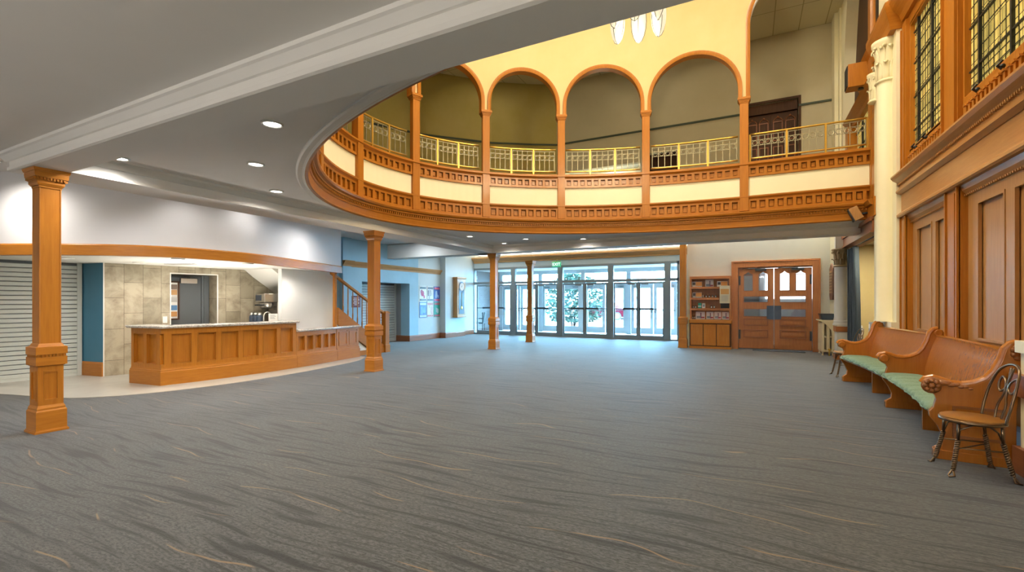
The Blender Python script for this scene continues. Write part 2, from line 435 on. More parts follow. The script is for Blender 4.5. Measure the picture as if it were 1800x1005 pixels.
    def build(s, name, m, parent=None, smooth=False, bevel=0.0, world=True):
        bmesh.ops.recalc_face_normals(s.bm, faces=s.bm.faces)
        me = bpy.data.meshes.new(name)
        if parent is not None and world:
            mw = Matrix.Identity(4); q = parent
            while q is not None:
                mw = q.matrix_basis @ mw; q = q.parent
            bmesh.ops.transform(s.bm, matrix=mw.inverted(), verts=s.bm.verts)
        s.bm.to_mesh(me); s.bm.free()
        o = bpy.data.objects.new(name, me); C.objects.link(o); me.materials.append(m)
        if parent is not None:
            o.parent = parent
        if smooth:
            for p in me.polygons:
                p.use_smooth = True
            if smooth == 'auto':
                try:
                    me.set_sharp_from_angle(angle=math.radians(35))
                except Exception:
                    pass
        if bevel:
            bv = o.modifiers.new('edge', 'BEVEL'); bv.width = bevel; bv.segments = 2; bv.limit_method = 'ANGLE'
        return o

def tag(o, label, cat, group=None):
    o['label'] = label; o['category'] = cat
    if group:
        o['group'] = group
    return o
def thing(name, label, cat, loc=(0, 0, 0), rotz=0.0, group=None):
    o = bpy.data.objects.new(name, None); C.objects.link(o); o.location = loc; o.rotation_euler = (0, 0, rotz)
    o.empty_display_size = 0.1
    return tag(o, label, cat, group)
def struct(name, mb, m, smooth=False, bevel=0.0):
    o = mb.build(name, m, None, smooth, bevel); o['kind'] = 'structure'; return o
def dup(root, loc, rotz=None, label=None, group=None):
    def cp(o, par):
        c = o.copy(); C.objects.link(c); c.parent = par
        for ch in [k for k in bpy.data.objects if k.parent == o]:
            cp(ch, c)
        return c
    r = cp(root, None); r.location = loc
    if rotz is not None:
        r.rotation_euler = (0, 0, rotz)
    if label:
        r['label'] = label
    if group:
        r['group'] = group
    return r
def text_part(name, body, size, m, parent, Mx, depth=0.004):
    cu = bpy.data.curves.new(name, 'FONT'); cu.body = body; cu.size = size; cu.extrude = depth; cu.align_x = 'CENTER'; cu.align_y = 'CENTER'
    o = bpy.data.objects.new(name, cu); C.objects.link(o); cu.materials.append(m)
    bpy.context.view_layer.update()
    me = bpy.data.meshes.new_from_object(o.evaluated_get(bpy.context.evaluated_depsgraph_get())); me.name = name
    bpy.data.objects.remove(o, do_unlink=True)
    o = bpy.data.objects.new(name, me); C.objects.link(o); me.materials.clear(); me.materials.append(m)
    o.parent = parent; o.matrix_basis = Mx
    return o

def catmull(pts, n=6):
    out = []
    P = [pts[0]] + list(pts) + [pts[-1]]
    for i in range(1, len(P) - 2):
        for k in range(n):
            t = k / n; a, b, c, d = P[i - 1], P[i], P[i + 1], P[i + 2]
            out.append(tuple(0.5 * ((2 * b[j]) + (-a[j] + c[j]) * t + (2 * a[j] - 5 * b[j] + 4 * c[j] - d[j]) * t * t + (-a[j] + 3 * b[j] - 3 * c[j] + d[j]) * t ** 3) for j in range(len(b))))
    out.append(tuple(pts[-1])); return out
class Path:
    """poly-line with arc length; at(s) gives position, tangent angle."""
    def __init__(s, pts):
        s.p = pts; s.L = [0]
        for a, b in zip(pts, pts[1:]):
            s.L.append(s.L[-1] + math.dist(a, b))
        s.len = s.L[-1]
    def at(s, d, o=0.0):
        d = min(max(d, 0), s.len - 1e-6); i = max(k for k in range(len(s.L) - 1) if s.L[k] <= d)
        a, b = s.p[i], s.p[i + 1]; t = (d - s.L[i]) / (s.L[i + 1] - s.L[i])
        ang = math.atan2(b[1] - a[1], b[0] - a[0])
        return a[0] + (b[0] - a[0]) * t - math.sin(ang) * o, a[1] + (b[1] - a[1]) * t + math.cos(ang) * o, ang
    def sub(s, a, b, o=0.0, step=0.12):
        n = max(1, int(abs(b - a) / step)); return [s.at(a + (b - a) * k / n, o)[:2] for k in range(n + 1)]

# ================================================================== SETTING
# ---- floors
mb = MB(); mb.box(-13, 4.2, -6, 18.0, -0.12, 0.0); struct('floor', mb, M['carpet'])
TILE_EDGE = catmull([(-12.6, 2.2), (-11.4, 2.45), (-10.42, 2.83), (-9.5, 3.05), (-8.9, 3.3), (-8.45, 3.9), (-8.2, 4.7), (-8.12, 5.5), (-8.15, 6.4), (-8.3, 7.5), (-8.55, 8.5), (-8.95, 9.1)])
mb = MB(); mb.prism(TILE_EDGE + [(-9.3, 9.1), (-9.3, 8.0), (-13, 8.0)], 0.0, 0.008); struct('floor_tile', mb, M['tilefloor'])
mb = MB(); mb.box(-12.1, -1.6, 18.0, 20.9, -0.12, 0.0); struct('floor_vestibule', mb, M['concrete'])
mb = MB(); mb.box(-60, 60, 20.9, 90, -0.25, -0.05); struct('ground_pavement', mb, M['concrete'])

# ---- outer shell that closes the building above the low ceilings
mb = MB(); mb.box(-14.2, -14.0, -7, 18.4, -0.1, 10.7); mb.box(4.5, 4.7, -7, 18.4, -0.1, 10.7); mb.box(-14.2, 4.7, -7.2, -7, -0.1, 10.7); mb.box(-14.2, 4.7, 18.22, 18.4, 3.05, 10.7); mb.box(-14.2, -11.6, 18.22, 18.4, -0.1, 3.05); mb.box(-1.55, 4.7, 19.12, 19.3, -0.1, 4.0); mb.box(-1.55, 4.7, 18.4, 19.3, 3.9, 4.0); mb.box(4.5, 4.7, 18.4, 19.3, -0.1, 4.0); struct('wall_outer', mb, M['white'])
mb = MB(); mb.box(-14.2, 4.7, -7.2, 18.4, 10.6, 10.7); struct('ceiling_roof', mb, M['white'])
# ---- low ceilings and beams
mb = MB(); mb.box(-7.57, 4.2, -6, 2.15, 3.13, 3.25); struct('ceiling', mb, M['ceil'])
mb = MB(); mb.box(-13, -7.45, -6, 12.7, 3.40, 3.52); struct('ceiling_bar_side', mb, M['ceil'])
mb = MB(); mb.box(-13, 4.2, 12.65, 18.4, 3.90, 4.0); struct('ceiling_lobby', mb, M['trimwhite'])
def beam(name, x0, x1, y0, y1):
    b = MB(); b.box(x0, x1, y0, y1, 2.92, 3.38); return struct(name, b, M['ceil'])
beam('ceiling_beam', -7.47, 4.2, 2.10, 2.42)
beam('ceiling_beam_side', -7.47, -6.87, 2.42, 12.70)
beam('ceiling_beam_far', -11.3, 4.2, 12.20, 12.70)
mb = MB()
mb.sweep([(-7.53, 2.02), (4.2, 2.02)], [(0.12, 3.03), (0.06, 3.04), (0.02, 3.09), (0.0, 3.10), (0.0, 3.135), (0.12, 3.135)])
mb.sweep([(-7.47, 2.10), (4.2, 2.10)], [(0.0, 2.92), (-0.02, 2.93), (-0.02, 2.965), (0.0, 2.98)])
struct('trim_1', mb, M['ceil'])
mb = MB()
mb.sweep([(-6.87, 2.42), (-6.87, 12.2), (2.3, 12.2)], [(0, 3.05), (-0.03, 3.055), (-0.10, 3.10), (-0.115, 3.135), (0, 3.135)])
mb.sweep([(-6.87, 2.42), (-6.87, 12.2), (2.3, 12.2)], [(0, 2.92), (-0.015, 2.92), (-0.015, 2.955), (0, 2.955)])
struct('trim_2', mb, M['trimwhite'])

# ---- the oval opening: fascia path from the wall pier round to the near beam
EA, EB, EBN, EC = 6.72, 4.51, 4.575, 7.11
EP = [(2.2, 11.62), (1.6, 11.62), (0.9, 11.62), (0.3, 11.62)] + [(EA * math.cos(math.radians(a)), EC + (EB if a <= 180 else EBN) * math.sin(math.radians(a))) for a in range(90, 271, 2)] + [(0.3, EC - EBN), (0.9, EC - EBN), (2.2, EC - EBN)]
OV = Path(EP)
def s_theta(a):
    k = 4 + (a - 90) / 2; i = int(k); return OV.L[i] + (OV.L[min(i + 1, len(OV.L) - 1)] - OV.L[i]) * (k - i)
def rect_out(p, x0, y0, y1):
    d = Vector((p[0], p[1] - EC))
    if p[0] >= 0:
        return (p[0], y1 if d.y > 0 else y0)
    t = 1e9
    if d.x < -1e-6: t = min(t, x0 / d.x)
    if d.y > 1e-6: t = min(t, (y1 - EC) / d.y)
    if d.y < -1e-6: t = min(t, (y0 - EC) / d.y)
    return (d.x * t, EC + d.y * t)
def ring(name, x0, y0, y1, z0, z1, m, o=0.0):
    b = MB(); n = len(EP); q = []
    inner = OV.p if o == 0 else [OV.at(l, o)[:2] for l in OV.L]
    for p in inner:
        r = rect_out(p, x0, y0, y1)
        q.append([b.bm.verts.new((*p, z0)), b.bm.verts.new((*r, z0)), b.bm.verts.new((*r, z1)), b.bm.verts.new((*p, z1))])
    for a, c in zip(q, q[1:]):
        for k in range(4):
            try:
                b.bm.faces.new((a[k], a[(k + 1) % 4], c[(k + 1) % 4], c[k]))
            except ValueError:
                pass
    return struct(name, b, m)
ring('ceiling_coffer', -6.95, 2.38, 12.25, 3.13, 3.20, M['ceil'], -0.08)
ring('floor_gallery', -11.2, 0.6, 15.5, 4.36, 4.46, M['gray'], -0.05)
ring('ceiling_gallery', -11.2, 0.6, 15.5, 8.95, 9.05, M['ceiltile'], -0.05)
mb = MB(); mb.prism(EP, 10.4, 10.5); struct('ceiling_hall', mb, M['yellow'])

def sw(name, prof, m, o=None, smooth=False):
    b = MB(); b.sweep(EP, prof); return struct(name, b, m, smooth)
sw('trim_3', [(-0.115, 3.14), (-0.115, 3.112), (-0.095, 3.104), (-0.04, 3.108), (-0.01, 3.100), (-0.01, 3.14)], M['trimwhite'])
mb = MB(); mb.sweep(EP, [(-0.03, 3.105), (0.015, 3.105), (0.035, 3.12), (0.035, 3.135), (0.025, 3.145), (0.04, 3.25), (0.055, 3.26), (0.055, 3.335), (0.10, 3.345), (0.10, 3.37), (0.14, 3.39), (0.155, 3.42), (0.155, 3.44), (0.10, 3.455), (0.035, 3.465), (-0.03, 3.465)])
n = int(OV.len / 0.055)
for k in range(n):
    x, y, a = OV.at((k + 0.5) * OV.len / n); mb.box(-0.014, 0.014, 0.05, 0.085, 3.295, 3.338, fr(x, y, a))
struct('trim_4', mb, M['oak_h'])
# columns of the gallery: angles on the oval, from the right-hand pier round
COL_S = [OV.L[3] + 0.38] + [s_theta(a) for a in (109.0, 127.5, 146.5, 167.0, 186.8, 206.0, 222, 238, 255)] + [OV.len - 2.2]
BAYS = list(zip([0.0] + COL_S, COL_S + [OV.len]))
def band(name, z0, z1, cap, sq):
    b = MB()
    b.sweep(EP, [(-0.06, z0), (-0.015, z0), (-0.015, z1), (-0.06, z1)])
    b.sweep(EP, [(-0.03, z0), (0.05, z0), (0.05, z0 + 0.05), (-0.03, z0 + 0.055)])
    b.sweep(EP, [(-0.03, z1 - 0.095), (0.05, z1 - 0.09), (0.05, z1 - 0.05), (-0.03, z1 - 0.05)])
    b.sweep(EP, [(-0.06, z1 - 0.05), (0.05, z1 - 0.05), (0.07, z1 - 0.03), (0.07 + cap, z1 - 0.01), (0.07 + cap, z1 + 0.02), (-0.06, z1 + 0.03)])
    for a, c in BAYS:
        k = max(3, round((c - a - 0.2) / sq)); w = (c - a - 0.2) / k
        for i in range(k + 1):
            x, y, an = OV.at(a + 0.1 + i * w); b.box(-0.030, 0.030, -0.03, 0.048, z0 + 0.045, z1 - 0.085, fr(x, y, an))
        for i in range(k):
            x, y, an = OV.at(a + 0.1 + (i + 0.5) * w); Mx = fr(x, y, an); h = w / 2 - 0.048
            b.box(-h, h, -0.03, 0.012, z0 + 0.074, z1 - 0.114, Mx)
    return struct(name, b, M['oak_h'])
band('trim_5', 3.465, 3.775, 0.02, 0.178)
band('trim_6', 4.225, 4.50, 0.035, 0.162)
sw('wall_balcony', [(-0.06, 3.80), (0.015, 3.80), (0.015, 4.225), (-0.06, 4.225)], M['cream'])
# stepped top moulding under the railing
mb = MB(); mb.sweep(EP, [(-0.22, 4.52), (0.06, 4.52), (0.06, 4.545), (0.02, 4.565), (-0.22, 4.565)]); struct('trim_7', mb, M['oak_h'])

# ---- drum wall with its arches
SPR = 6.22
def arch_of(k, a, c):
    R = (c - a) / 2 - 0.07; mid = (a + c) / 2; sp = SPR
    if k == 0:
        a0 = -0.10; R = (c - a0) / 2 - 0.07; mid = (a0 + c) / 2; sp = 7.62
    return mid, R, sp
mb = MB()
TOP = 10.4
for k, (a, c) in enumerate(BAYS):
    mid, R, sp = arch_of(k, a, c)
    ss = [a] + ([mid - R] if mid - R > a else []) + [mid - R * math.cos(PI * i / 28) for i in range(1, 28)] + [mid + R] + [c]
    ss = sorted(x for x in ss if a <= x <= c)
    rows = []
    for s_ in ss:
        inside = abs(s_ - mid) < R - 1e-6
        zl = sp + math.sqrt(R * R - (s_ - mid) ** 2) if inside else 5.98
        f = OV.at(s_, 0.05); g = OV.at(s_, -0.10)
        rows.append((inside, f, g, zl))
    for (i0, f0, g0, z0), (i1, f1, g1, z1) in zip(rows, rows[1:]):
        za, zb = z0, z1
        if i0 and not i1: zb = sp
        if i1 and not i0: za = sp
        mb.face([(f0[0], f0[1], za), (f1[0], f1[1], zb), (f1[0], f1[1], TOP), (f0[0], f0[1], TOP)])
        mb.face([(g0[0], g0[1], za), (g0[0], g0[1], TOP), (g1[0], g1[1], TOP), (g1[0], g1[1], zb)])
        mb.face([(f0[0], f0[1], za), (g0[0], g0[1], za), (g1[0], g1[1], zb), (f1[0], f1[1], zb)])
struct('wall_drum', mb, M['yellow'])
mb = MB()
for k, (a, c) in enumerate(BAYS):
    mid, R, sp = arch_of(k, a, c); prev = None
    prof = [(0.0, 0.09), (0.0, -0.115), (-0.085, -0.115), (-0.085, 0.075), (-0.045, 0.09)]   # (radial, depth)
    st = [(-1, z) for z in ([5.98] + ([6.6, 7.2] if k == 0 else []))] + [(0, PI - PI * i / 28) for i in range(29)] + [(1, z) for z in (([7.2, 6.6] if k == 0 else []) + [5.98])]
    for typ, v in st:
        rg = []
        for dr, o in prof:
            if typ == 0:
                s_ = mid + (R + 0.035 + dr) * math.cos(v); z = sp + (R + 0.035 + dr) * math.sin(v)
            else:
                s_ = mid + typ * (R + 0.035 + dr); z = v
            ok = -0.02 <= s_ <= OV.len
            x, y, _ = OV.at(s_, o); rg.append(mb.bm.verts.new((x + (max(0, -s_) if s_ < 0 else 0), y, z)))
        if prev:
            for j in range(5):
                mb.bm.faces.new((prev[j], prev[(j + 1) % 5], rg[(j + 1) % 5], rg[j]))
        prev = rg
struct('trim_8', mb, M['oak'], 'auto')

# ---- gallery outer walls
GW = [(2.05, 15.0), (-5.9, 15.0), (-6.6, 14.6), (-7.8, 13.8), (-9.45, 12.05), (-10.6, 9.9), (-10.9, 7.4), (-10.6, 4.8), (-9.6, 3.0), (-7.0, 1.7), (2.4, 1.4)]
mb = MB()
def wall_seg(b, p, q, z0, z1, th=0.15):
    a = math.atan2(q[1] - p[1], q[0] - p[0]); L_ = math.dist(p, q); b.box(0, L_, -th, 0, z0, z1, fr(p[0], p[1], a))
for i in range(1, len(GW) - 1):
    wall_seg(mb, GW[i], GW[i + 1], 4.4, 9.0)
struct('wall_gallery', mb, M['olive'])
mb = MB()   # straight far stretch with a double-door recess, a dark doorway and a stair landing opening
for x0, x1, z0, z1 in ((1.24, 2.05, 4.4, 9.0), (-0.08, 1.24, 7.08, 9.0), (-1.88, -0.08, 4.4, 9.0), (-2.85, -1.88, 6.12, 9.0), (-3.05, -2.85, 4.4, 9.0), (-5.75, -3.05, 5.90, 9.0), (-5.9, -5.75, 4.4, 9.0)):
    mb.box(x0, x1, 15.0, 15.18, z0, z1)
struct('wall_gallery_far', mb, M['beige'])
mb = MB(); mb.box(2.0, 2.5, 14.55, 15.3, 4.4, 9.0); struct('wall_gallery_end', mb, M['pier'])
mb = MB(); mb.box(-5.9, -2.9, 16.4, 16.5, 4.4, 6.2); mb.box(-5.95, -5.85, 15.18, 16.4, 4.4, 6.2); struct('wall_landing', mb, M['cream'])
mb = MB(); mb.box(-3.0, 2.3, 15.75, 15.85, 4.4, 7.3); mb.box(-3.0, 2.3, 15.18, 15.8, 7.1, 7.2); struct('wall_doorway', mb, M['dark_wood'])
mb = MB(); mb.box(-5.95, 2.3, 15.18, 16.5, 4.36, 4.46); struct('floor_landing', mb, M['gray'])
mb = MB(); mb.box(-5.9, -2.9, 15.18, 16.5, 6.15, 6.25); struct('ceiling_landing', mb, M['lobby'])
mb = MB(); mb.prism([(-5.6, 15.6), (-4.4, 15.25), (-3.4, 15.3), (-3.1, 15.6), (-3.1, 15.75), (-5.6, 15.75)], 4.46, 5.05); struct('wall_landing_parapet', mb, M['paleblue'])

# ---- far end: lobby wall, storefront head, left wall
YW = 15.9
mb = MB()
mb.box(-1.75, -0.44, YW, YW + 0.2, 0, 3.95); mb.box(-0.44, 1.83, YW, YW + 0.2, 2.62, 3.95); mb.box(1.83, 2.5, YW, YW + 0.2, 0, 3.95)
mb.box(-1.75, -1.60, YW + 0.2, 18.0, 0, 3.95)
struct('wall_far', mb, M['lobby'])
mb = MB(); mb.box(-11.4, -1.6, 18.0, 18.2, 2.93, 3.95); mb.box(-2.25, -1.6, 17.96, 18.2, 0, 2.93); struct('wall_entrance', mb, M['paleblue'])
mb = MB(); mb.sweep([(-11.2, 18.0), (-1.75, 18.0)], [(0, 3.17), (-0.05, 3.17), (-0.06, 3.22), (-0.16, 3.32), (-0.22, 3.36), (-0.22, 3.42), (0, 3.42)]); struct('trim_9', mb, M['trim_light'])
mb = MB(); mb.box(-11.4, -11.0, 13.37, 13.87, 0, 3.95); mb.box(-11.4, -11.0, 11.03, 13.37, 2.10, 3.95); mb.box(-11.4, -11.0, 9.4, 11.03, 0, 3.95); mb.box(-11.0, -10.86, 10.12, 10.46, 0, 3.9)
struct('wall_left', mb, M['blue'])
mb = MB(); mb.box(-11.4, -11.0, 13.87, 15.26, 0, 3.95); mb.box(-11.4, -10.75, 15.26, 16.64, 0, 3.95); mb.box(-11.4, -11.1, 16.64, 18.2, 0, 3.95)
struct('wall_left_lobby', mb, M['paleblue'])
mb = MB(); mb.box(-12.0, -11.66, 10.8, 13.6, 0, 2.3); mb.box(-11.7, -11.001, 13.371, 13.5, 0, 2.1); mb.box(-11.7, -11.4, 11.03, 13.4, 2.1, 2.2)
struct('wall_alcove', mb, M['gray'])
mb = MB(); mb.box(-13, -12.9, -6, 13, 0, 3.9); mb.box(-13, 4.2, -6.1, -6, 0, 3.9); mb.box(-13, -11.2, 9.3, 9.4, 0, 3.9); struct('wall_back', mb, M['white'])
mb = MB()
prof = [(0, 2.53), (-0.03, 2.53), (-0.04, 2.57), (-0.11, 2.66), (-0.13, 2.70), (0, 2.70)]
mb.sweep([(-11.0, 10.47), (-11.0, 15.24)], prof); mb.sweep([(-10.86, 10.1), (-10.86, 10.48)], prof)
struct('trim_10', mb, M['trim_light'])
mb = MB()
for p in ([(-11.7, 13.371), (-11.0, 13.371), (-11.0, 15.26), (-10.75, 15.26), (-10.75, 16.64), (-11.1, 16.64), (-11.1, 17.95)],):
    mb.sweep(p, [(0, 0), (-0.025, 0), (-0.025, 0.17), (-0.012, 0.21), (0, 0.21)])
struct('baseboard_left', mb, M['base_wood'])
mb = MB(); mb.sweep([(2.05, YW), (1.83, YW)], [(0, 0), (0.025, 0), (0.025, 0.2), (0, 0.22)]); struct('baseboard_far', mb, M['base_wood'])

# ---- bar niche
SOF = catmull([(-12.6, 1.75), (-11.4, 2.15), (-10.0, 2.71), (-9.2, 3.10), (-8.58, 3.53), (-8.12, 4.08), (-7.95, 4.86), (-8.0, 5.5), (-8.2, 6.15), (-8.57, 7.28), (-8.92, 8.26)])
mb = MB(); mb.sweep(SOF + [(-9.6, 8.45)], [(0.005, 2.30), (0.10, 2.30), (0.10, 3.41), (0.005, 3.41)]); struct('wall_bar_soffit', mb, M['barwall'], 'auto')
mb = MB(); mb.sweep(SOF, [(-0.02, 2.15), (0.10, 2.15), (0.10, 2.32), (-0.005, 2.32), (-0.02, 2.30)]); struct('trim_11', mb, M['oak_h'], 'auto')
mb = MB(); mb.prism([p for p in Path(SOF).sub(0, Path(SOF).len, 0.05)] + [(-9.4, 8.5), (-10.5, 8.5), (-12.6, 8.5)], 2.20, 2.28); struct('ceiling_bar', mb, M['barceil'])
TWA = math.atan2(3.2, 0.63)
mb = MB()
for x0, x1, z0, z1 in ((0, 1.08, 0, 2.2), (1.96, 3.3, 0, 2.2), (1.08, 1.96, 2.05, 2.2)):
    mb.box(x0, x1, 0, 0.55, z0, z1)
o = struct('wall_bar_tile', mb, M['tilewall']); o.location = (-11.08, 4.4, 0); o.rotation_euler = (0, 0, TWA)
TWM = fr(-11.08, 4.4, TWA)
mb = MB(); mb.frame(1.065, 1.975, -0.3, 2.062, 0.018, -0.006, 0.02, TWM); mb.box(-0.012, 0.006, -0.006, 0.02, 0, 2.2, TWM); struct('trim_12', mb, M['trimwhite'])
mb = MB(); mb.prism([(-11.72, 4.30), (-11.08, 4.39), (-11.08, 4.6), (-11.72, 4.6)], 0, 2.2); struct('wall_bar_blue', mb, M['teal'])
mb = MB(); mb.sweep([(-11.72, 4.30), (-11.08, 4.39)], [(0, 0), (-0.025, 0), (-0.025, 0.24), (-0.01, 0.28), (0, 0.28)]); struct('baseboard_bar', mb, M['oak_h'])
mb = MB(); mb.box(-9.55, -9.43, 7.0, 8.5, 0, 2.2); struct('wall_bar_wing', mb, M['white'])
mb = MB(); mb.prism([(6.85, 2.2), (7.67, 1.59), (7.67, 0), (8.4, 0), (8.4, 2.2)], -10.55, -9.56, 'x'); struct('wall_stair_underside', mb, M['barceil'])
# back plane behind the door recess
mb = MB(); mb.box(0.6, 2.2, 0.56, 0.66, 0, 2.2, TWM); struct('wall_bar_recess', mb, M['gray'])
d = MB(); d.box(0.95, 1.80, 0.50, 0.54, 0.01, 2.03, TWM); door = struct('door_1', d, M['graydoor'])
mb = MB(); mb.box(1.80, 1.95, 0.46, 0.55, 0, 2.05, TWM); mb.box(1.84, 1.90, 0.44, 0.47, 0, 2.05, TWM); mb.build('door_frame', M['graydoor'], door)
mb = MB(); mb.box(1.38, 1.70, 0.41, 0.49, 1.86, 1.97, TWM); mb.build('door_closer', M['steel'], door, bevel=0.008)
mb = MB(); mb.box(1.12, 1.55, 0.44, 0.455, 1.985, 2.0, TWM); mb.box(1.53, 1.56, 0.42, 0.50, 1.96, 2.0, TWM); mb.build('closer_arm', M['darksteel'], door)

# ---- right-hand wall: first bay, oak panelling
XW = 2.36
mb = MB(); mb.box(2.46, 2.9, -6, 11.15, 0, 10.4); mb.box(2.46, 2.9, 11.15, 14.25, 2.85, 10.4); mb.box(2.08, 2.9, 14.35, YW + 0.2, 0, 10.4); struct('wall_right', mb, M['pier'])
RW = fr(XW, 9.95, -PI / 2)
mb = MB()
mb.box(0, 4.5, 0.06, 0.10, 0, 3.0, RW)
for x0, x1 in ((0.29, 2.0), (2.41, 4.2)):
    mb.box(x0, x1, 0.025, 0.07, 2.62, 2.9, RW); mb.box(x0, x1, 0.025, 0.07, 0, 1.0, RW)
for x0, x1 in ((0.29, 0.50), (1.17, 1.31), (1.90, 2.0), (2.41, 2.68), (3.33, 3.51), (4.08, 4.2)):
    mb.box(x0, x1, 0.025, 0.07, 1.0, 2.62, RW)
for x0, x1 in ((0.50, 1.17), (1.31, 1.90), (2.68, 3.33), (3.51, 4.08)):
    mb.frame(x0, x1, 1.0, 2.62, 0.03, 0.015, 0.05, RW)
struct('wall_right_panelling', mb, M['oak_pale'])
mb = MB()
for x0, x1 in ((0.0, 0.29), (2.0, 2.41), (4.2, 4.5)):
    mb.box(x0, x1, -0.06, 0.06, 0, 2.9, RW); mb.box(x0 - 0.0, x0 + 0.035, -0.085, -0.05, 0, 2.86, RW); mb.box(x1 - 0.035, x1, -0.085, -0.05, 0, 2.86, RW)
    mb.box(x0 + 0.10, x1 - 0.10, -0.075, -0.05, 0.3, 2.8, RW)
struct('trim_13', mb, M['oak'])
EN = [(XW, 9.96), (XW, 5.35)]
def en(name, prof, m):
    b = MB(); b.sweep(EN, prof); return b
mb = MB()
for x0, x1 in ((0.29, 2.0), (2.41, 4.2)):
    mb.prism([(0.06, 2.72), (0.02, 2.74), (-0.03, 2.80), (-0.05, 2.86), (0.06, 2.86)], x0, x1, 'x', RW)
    for k in range(int((x1 - x0) / 0.05)):
        mb.box(x0 + k * 0.05, x0 + k * 0.05 + 0.025, -0.012, 0.02, 2.735, 2.755, RW)
mb.sweep(EN, [(0.06, 2.86), (-0.10, 2.86), (-0.12, 2.88), (-0.12, 2.91), (-0.08, 2.95), (0.06, 2.95)])
mb.sweep(EN, [(0.06, 2.95), (-0.055, 2.95), (-0.055, 3.25), (0.06, 3.25)])
mb.sweep(EN, [(0.06, 3.25), (-0.07, 3.25), (-0.13, 3.285), (-0.13, 3.315), (-0.09, 3.33), (-0.08, 3.43), (0.06, 3.43)])
mb.sweep(EN, [(0.06, 3.43), (-0.09, 3.43), (-0.11, 3.45), (-0.17, 3.49), (-0.20, 3.53), (-0.20, 3.555), (-0.12, 3.58), (0.06, 3.58)])
for k in range(int(4.6 / 0.045)):
    mb.box(k * 0.045, k * 0.045 + 0.022, -0.115, -0.08, 3.405, 3.432, RW)
struct('trim_14', mb, M['oak_pale_h'])
# windows of amber glass over the cornice
mb = MB()
mb.box(0, 4.5, 0.0, 0.1, 3.58, 3.93, RW)
mb.box(0, 4.5, 0.0, 0.1, 5.98, 6.2, RW)
for x0, x1, p in ((0.0, 0.22, -0.05), (1.84, 2.34, -0.05), (4.3, 4.5, -0.05)):
    mb.box(x0, x1, p, 0.1, 3.58, 6.1, RW)
    mb.box(x0 + 0.02, x0 + 0.05, p - 0.03, p + 0.01, 3.6, 6.0, RW); mb.box(x1 - 0.05, x1 - 0.02, p - 0.03, p + 0.01, 3.6, 6.0, RW)
for k in range(38):
    x = 0.27 + k * 0.105
    if x < 1.78 or x > 2.40:
        mb.box(x, x + 0.05, -0.03, 0.01, 3.66, 3.80, RW); mb.prism([(x - 0.01, 3.80), (x + 0.06, 3.80), (x + 0.045, 3.83), (x + 0.005, 3.83)], -0.045, 0.01, 'y', RW)
struct('trim_15', mb, M['oak'])
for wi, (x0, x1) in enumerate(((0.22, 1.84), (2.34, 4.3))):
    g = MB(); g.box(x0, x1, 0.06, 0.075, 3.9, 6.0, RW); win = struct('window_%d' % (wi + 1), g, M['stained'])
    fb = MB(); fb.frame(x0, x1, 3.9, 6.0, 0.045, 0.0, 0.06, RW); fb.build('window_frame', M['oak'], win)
    cb = MB()
    for q in (0.17, 0.55, 0.90):
        xx = x0 + (x1 - x0) * q; cb.box(xx - 0.015, xx + 0.015, 0.03, 0.06, 3.95, 5.98, RW)
    for zz in (4.22, 4.75, 5.30, 5.80):
        cb.box(x0 + 0.06, x1 - 0.06, 0.035, 0.06, zz, zz + 0.018, RW)
    cb.build('saddle_bar', M['darksteel'], win)
    lb = MB()
    zz = 3.97
    while zz < 5.95:
        lb.box(x0 + 0.06, x1 - 0.06, 0.05, 0.06, zz, zz + 0.005, RW); zz += 0.19 if zz > 4.2 else 0.09
    nx = 15
    for k in range(1, nx):
        xx = x0 + (x1 - x0) * k / nx
        pts = [(xx + 0.012 * math.sin(z * 9 + k), 0.055, z) for z in [3.95 + 0.06 * j for j in range(6)]] + [(xx, 0.055, 4.3), (xx, 0.055, 5.96)]
        lb.tube(pts, 0.004, 4, False, RW)
    lb.build('lead_came', M['darksteel'], win)
    hb = MB()
    for q in (0.25, 0.55):
        xx = x0 + (x1 - x0) * q
        hb.tube([(xx - 0.05, -0.02, 3.86), (xx, -0.07, 3.88), (xx + 0.05, -0.09, 3.86), (xx + 0.09, -0.06, 3.90)], 0.012, 6, False, RW); hb.ball((xx, -0.03, 3.87), 0.025, 6, (1, 1, 1), RW)
    hb.build('window_latch', M['darksteel'], win)
# entablature over windows and pier
mb = MB()
prof = [(0.1, 6.15), (-0.06, 6.15), (-0.10, 6.24), (-0.20, 6.36), (-0.25, 6.46), (-0.25, 6.53), (-0.1, 6.6), (0.1, 6.6)]
mb.sweep([(XW, 9.96), (XW, 5.35)], prof); mb.sweep([(2.32, 11.17), (2.16, 11.17), (2.16, 9.94), (2.40, 9.94)], [(0.2, 6.06), (-0.01, 6.06), (-0.03, 6.18), (-0.07, 6.30), (-0.10, 6.42), (-0.10, 6.5), (-0.03, 6.56), (0.2, 6.56)])
struct('trim_16', mb, M['oak_h'])

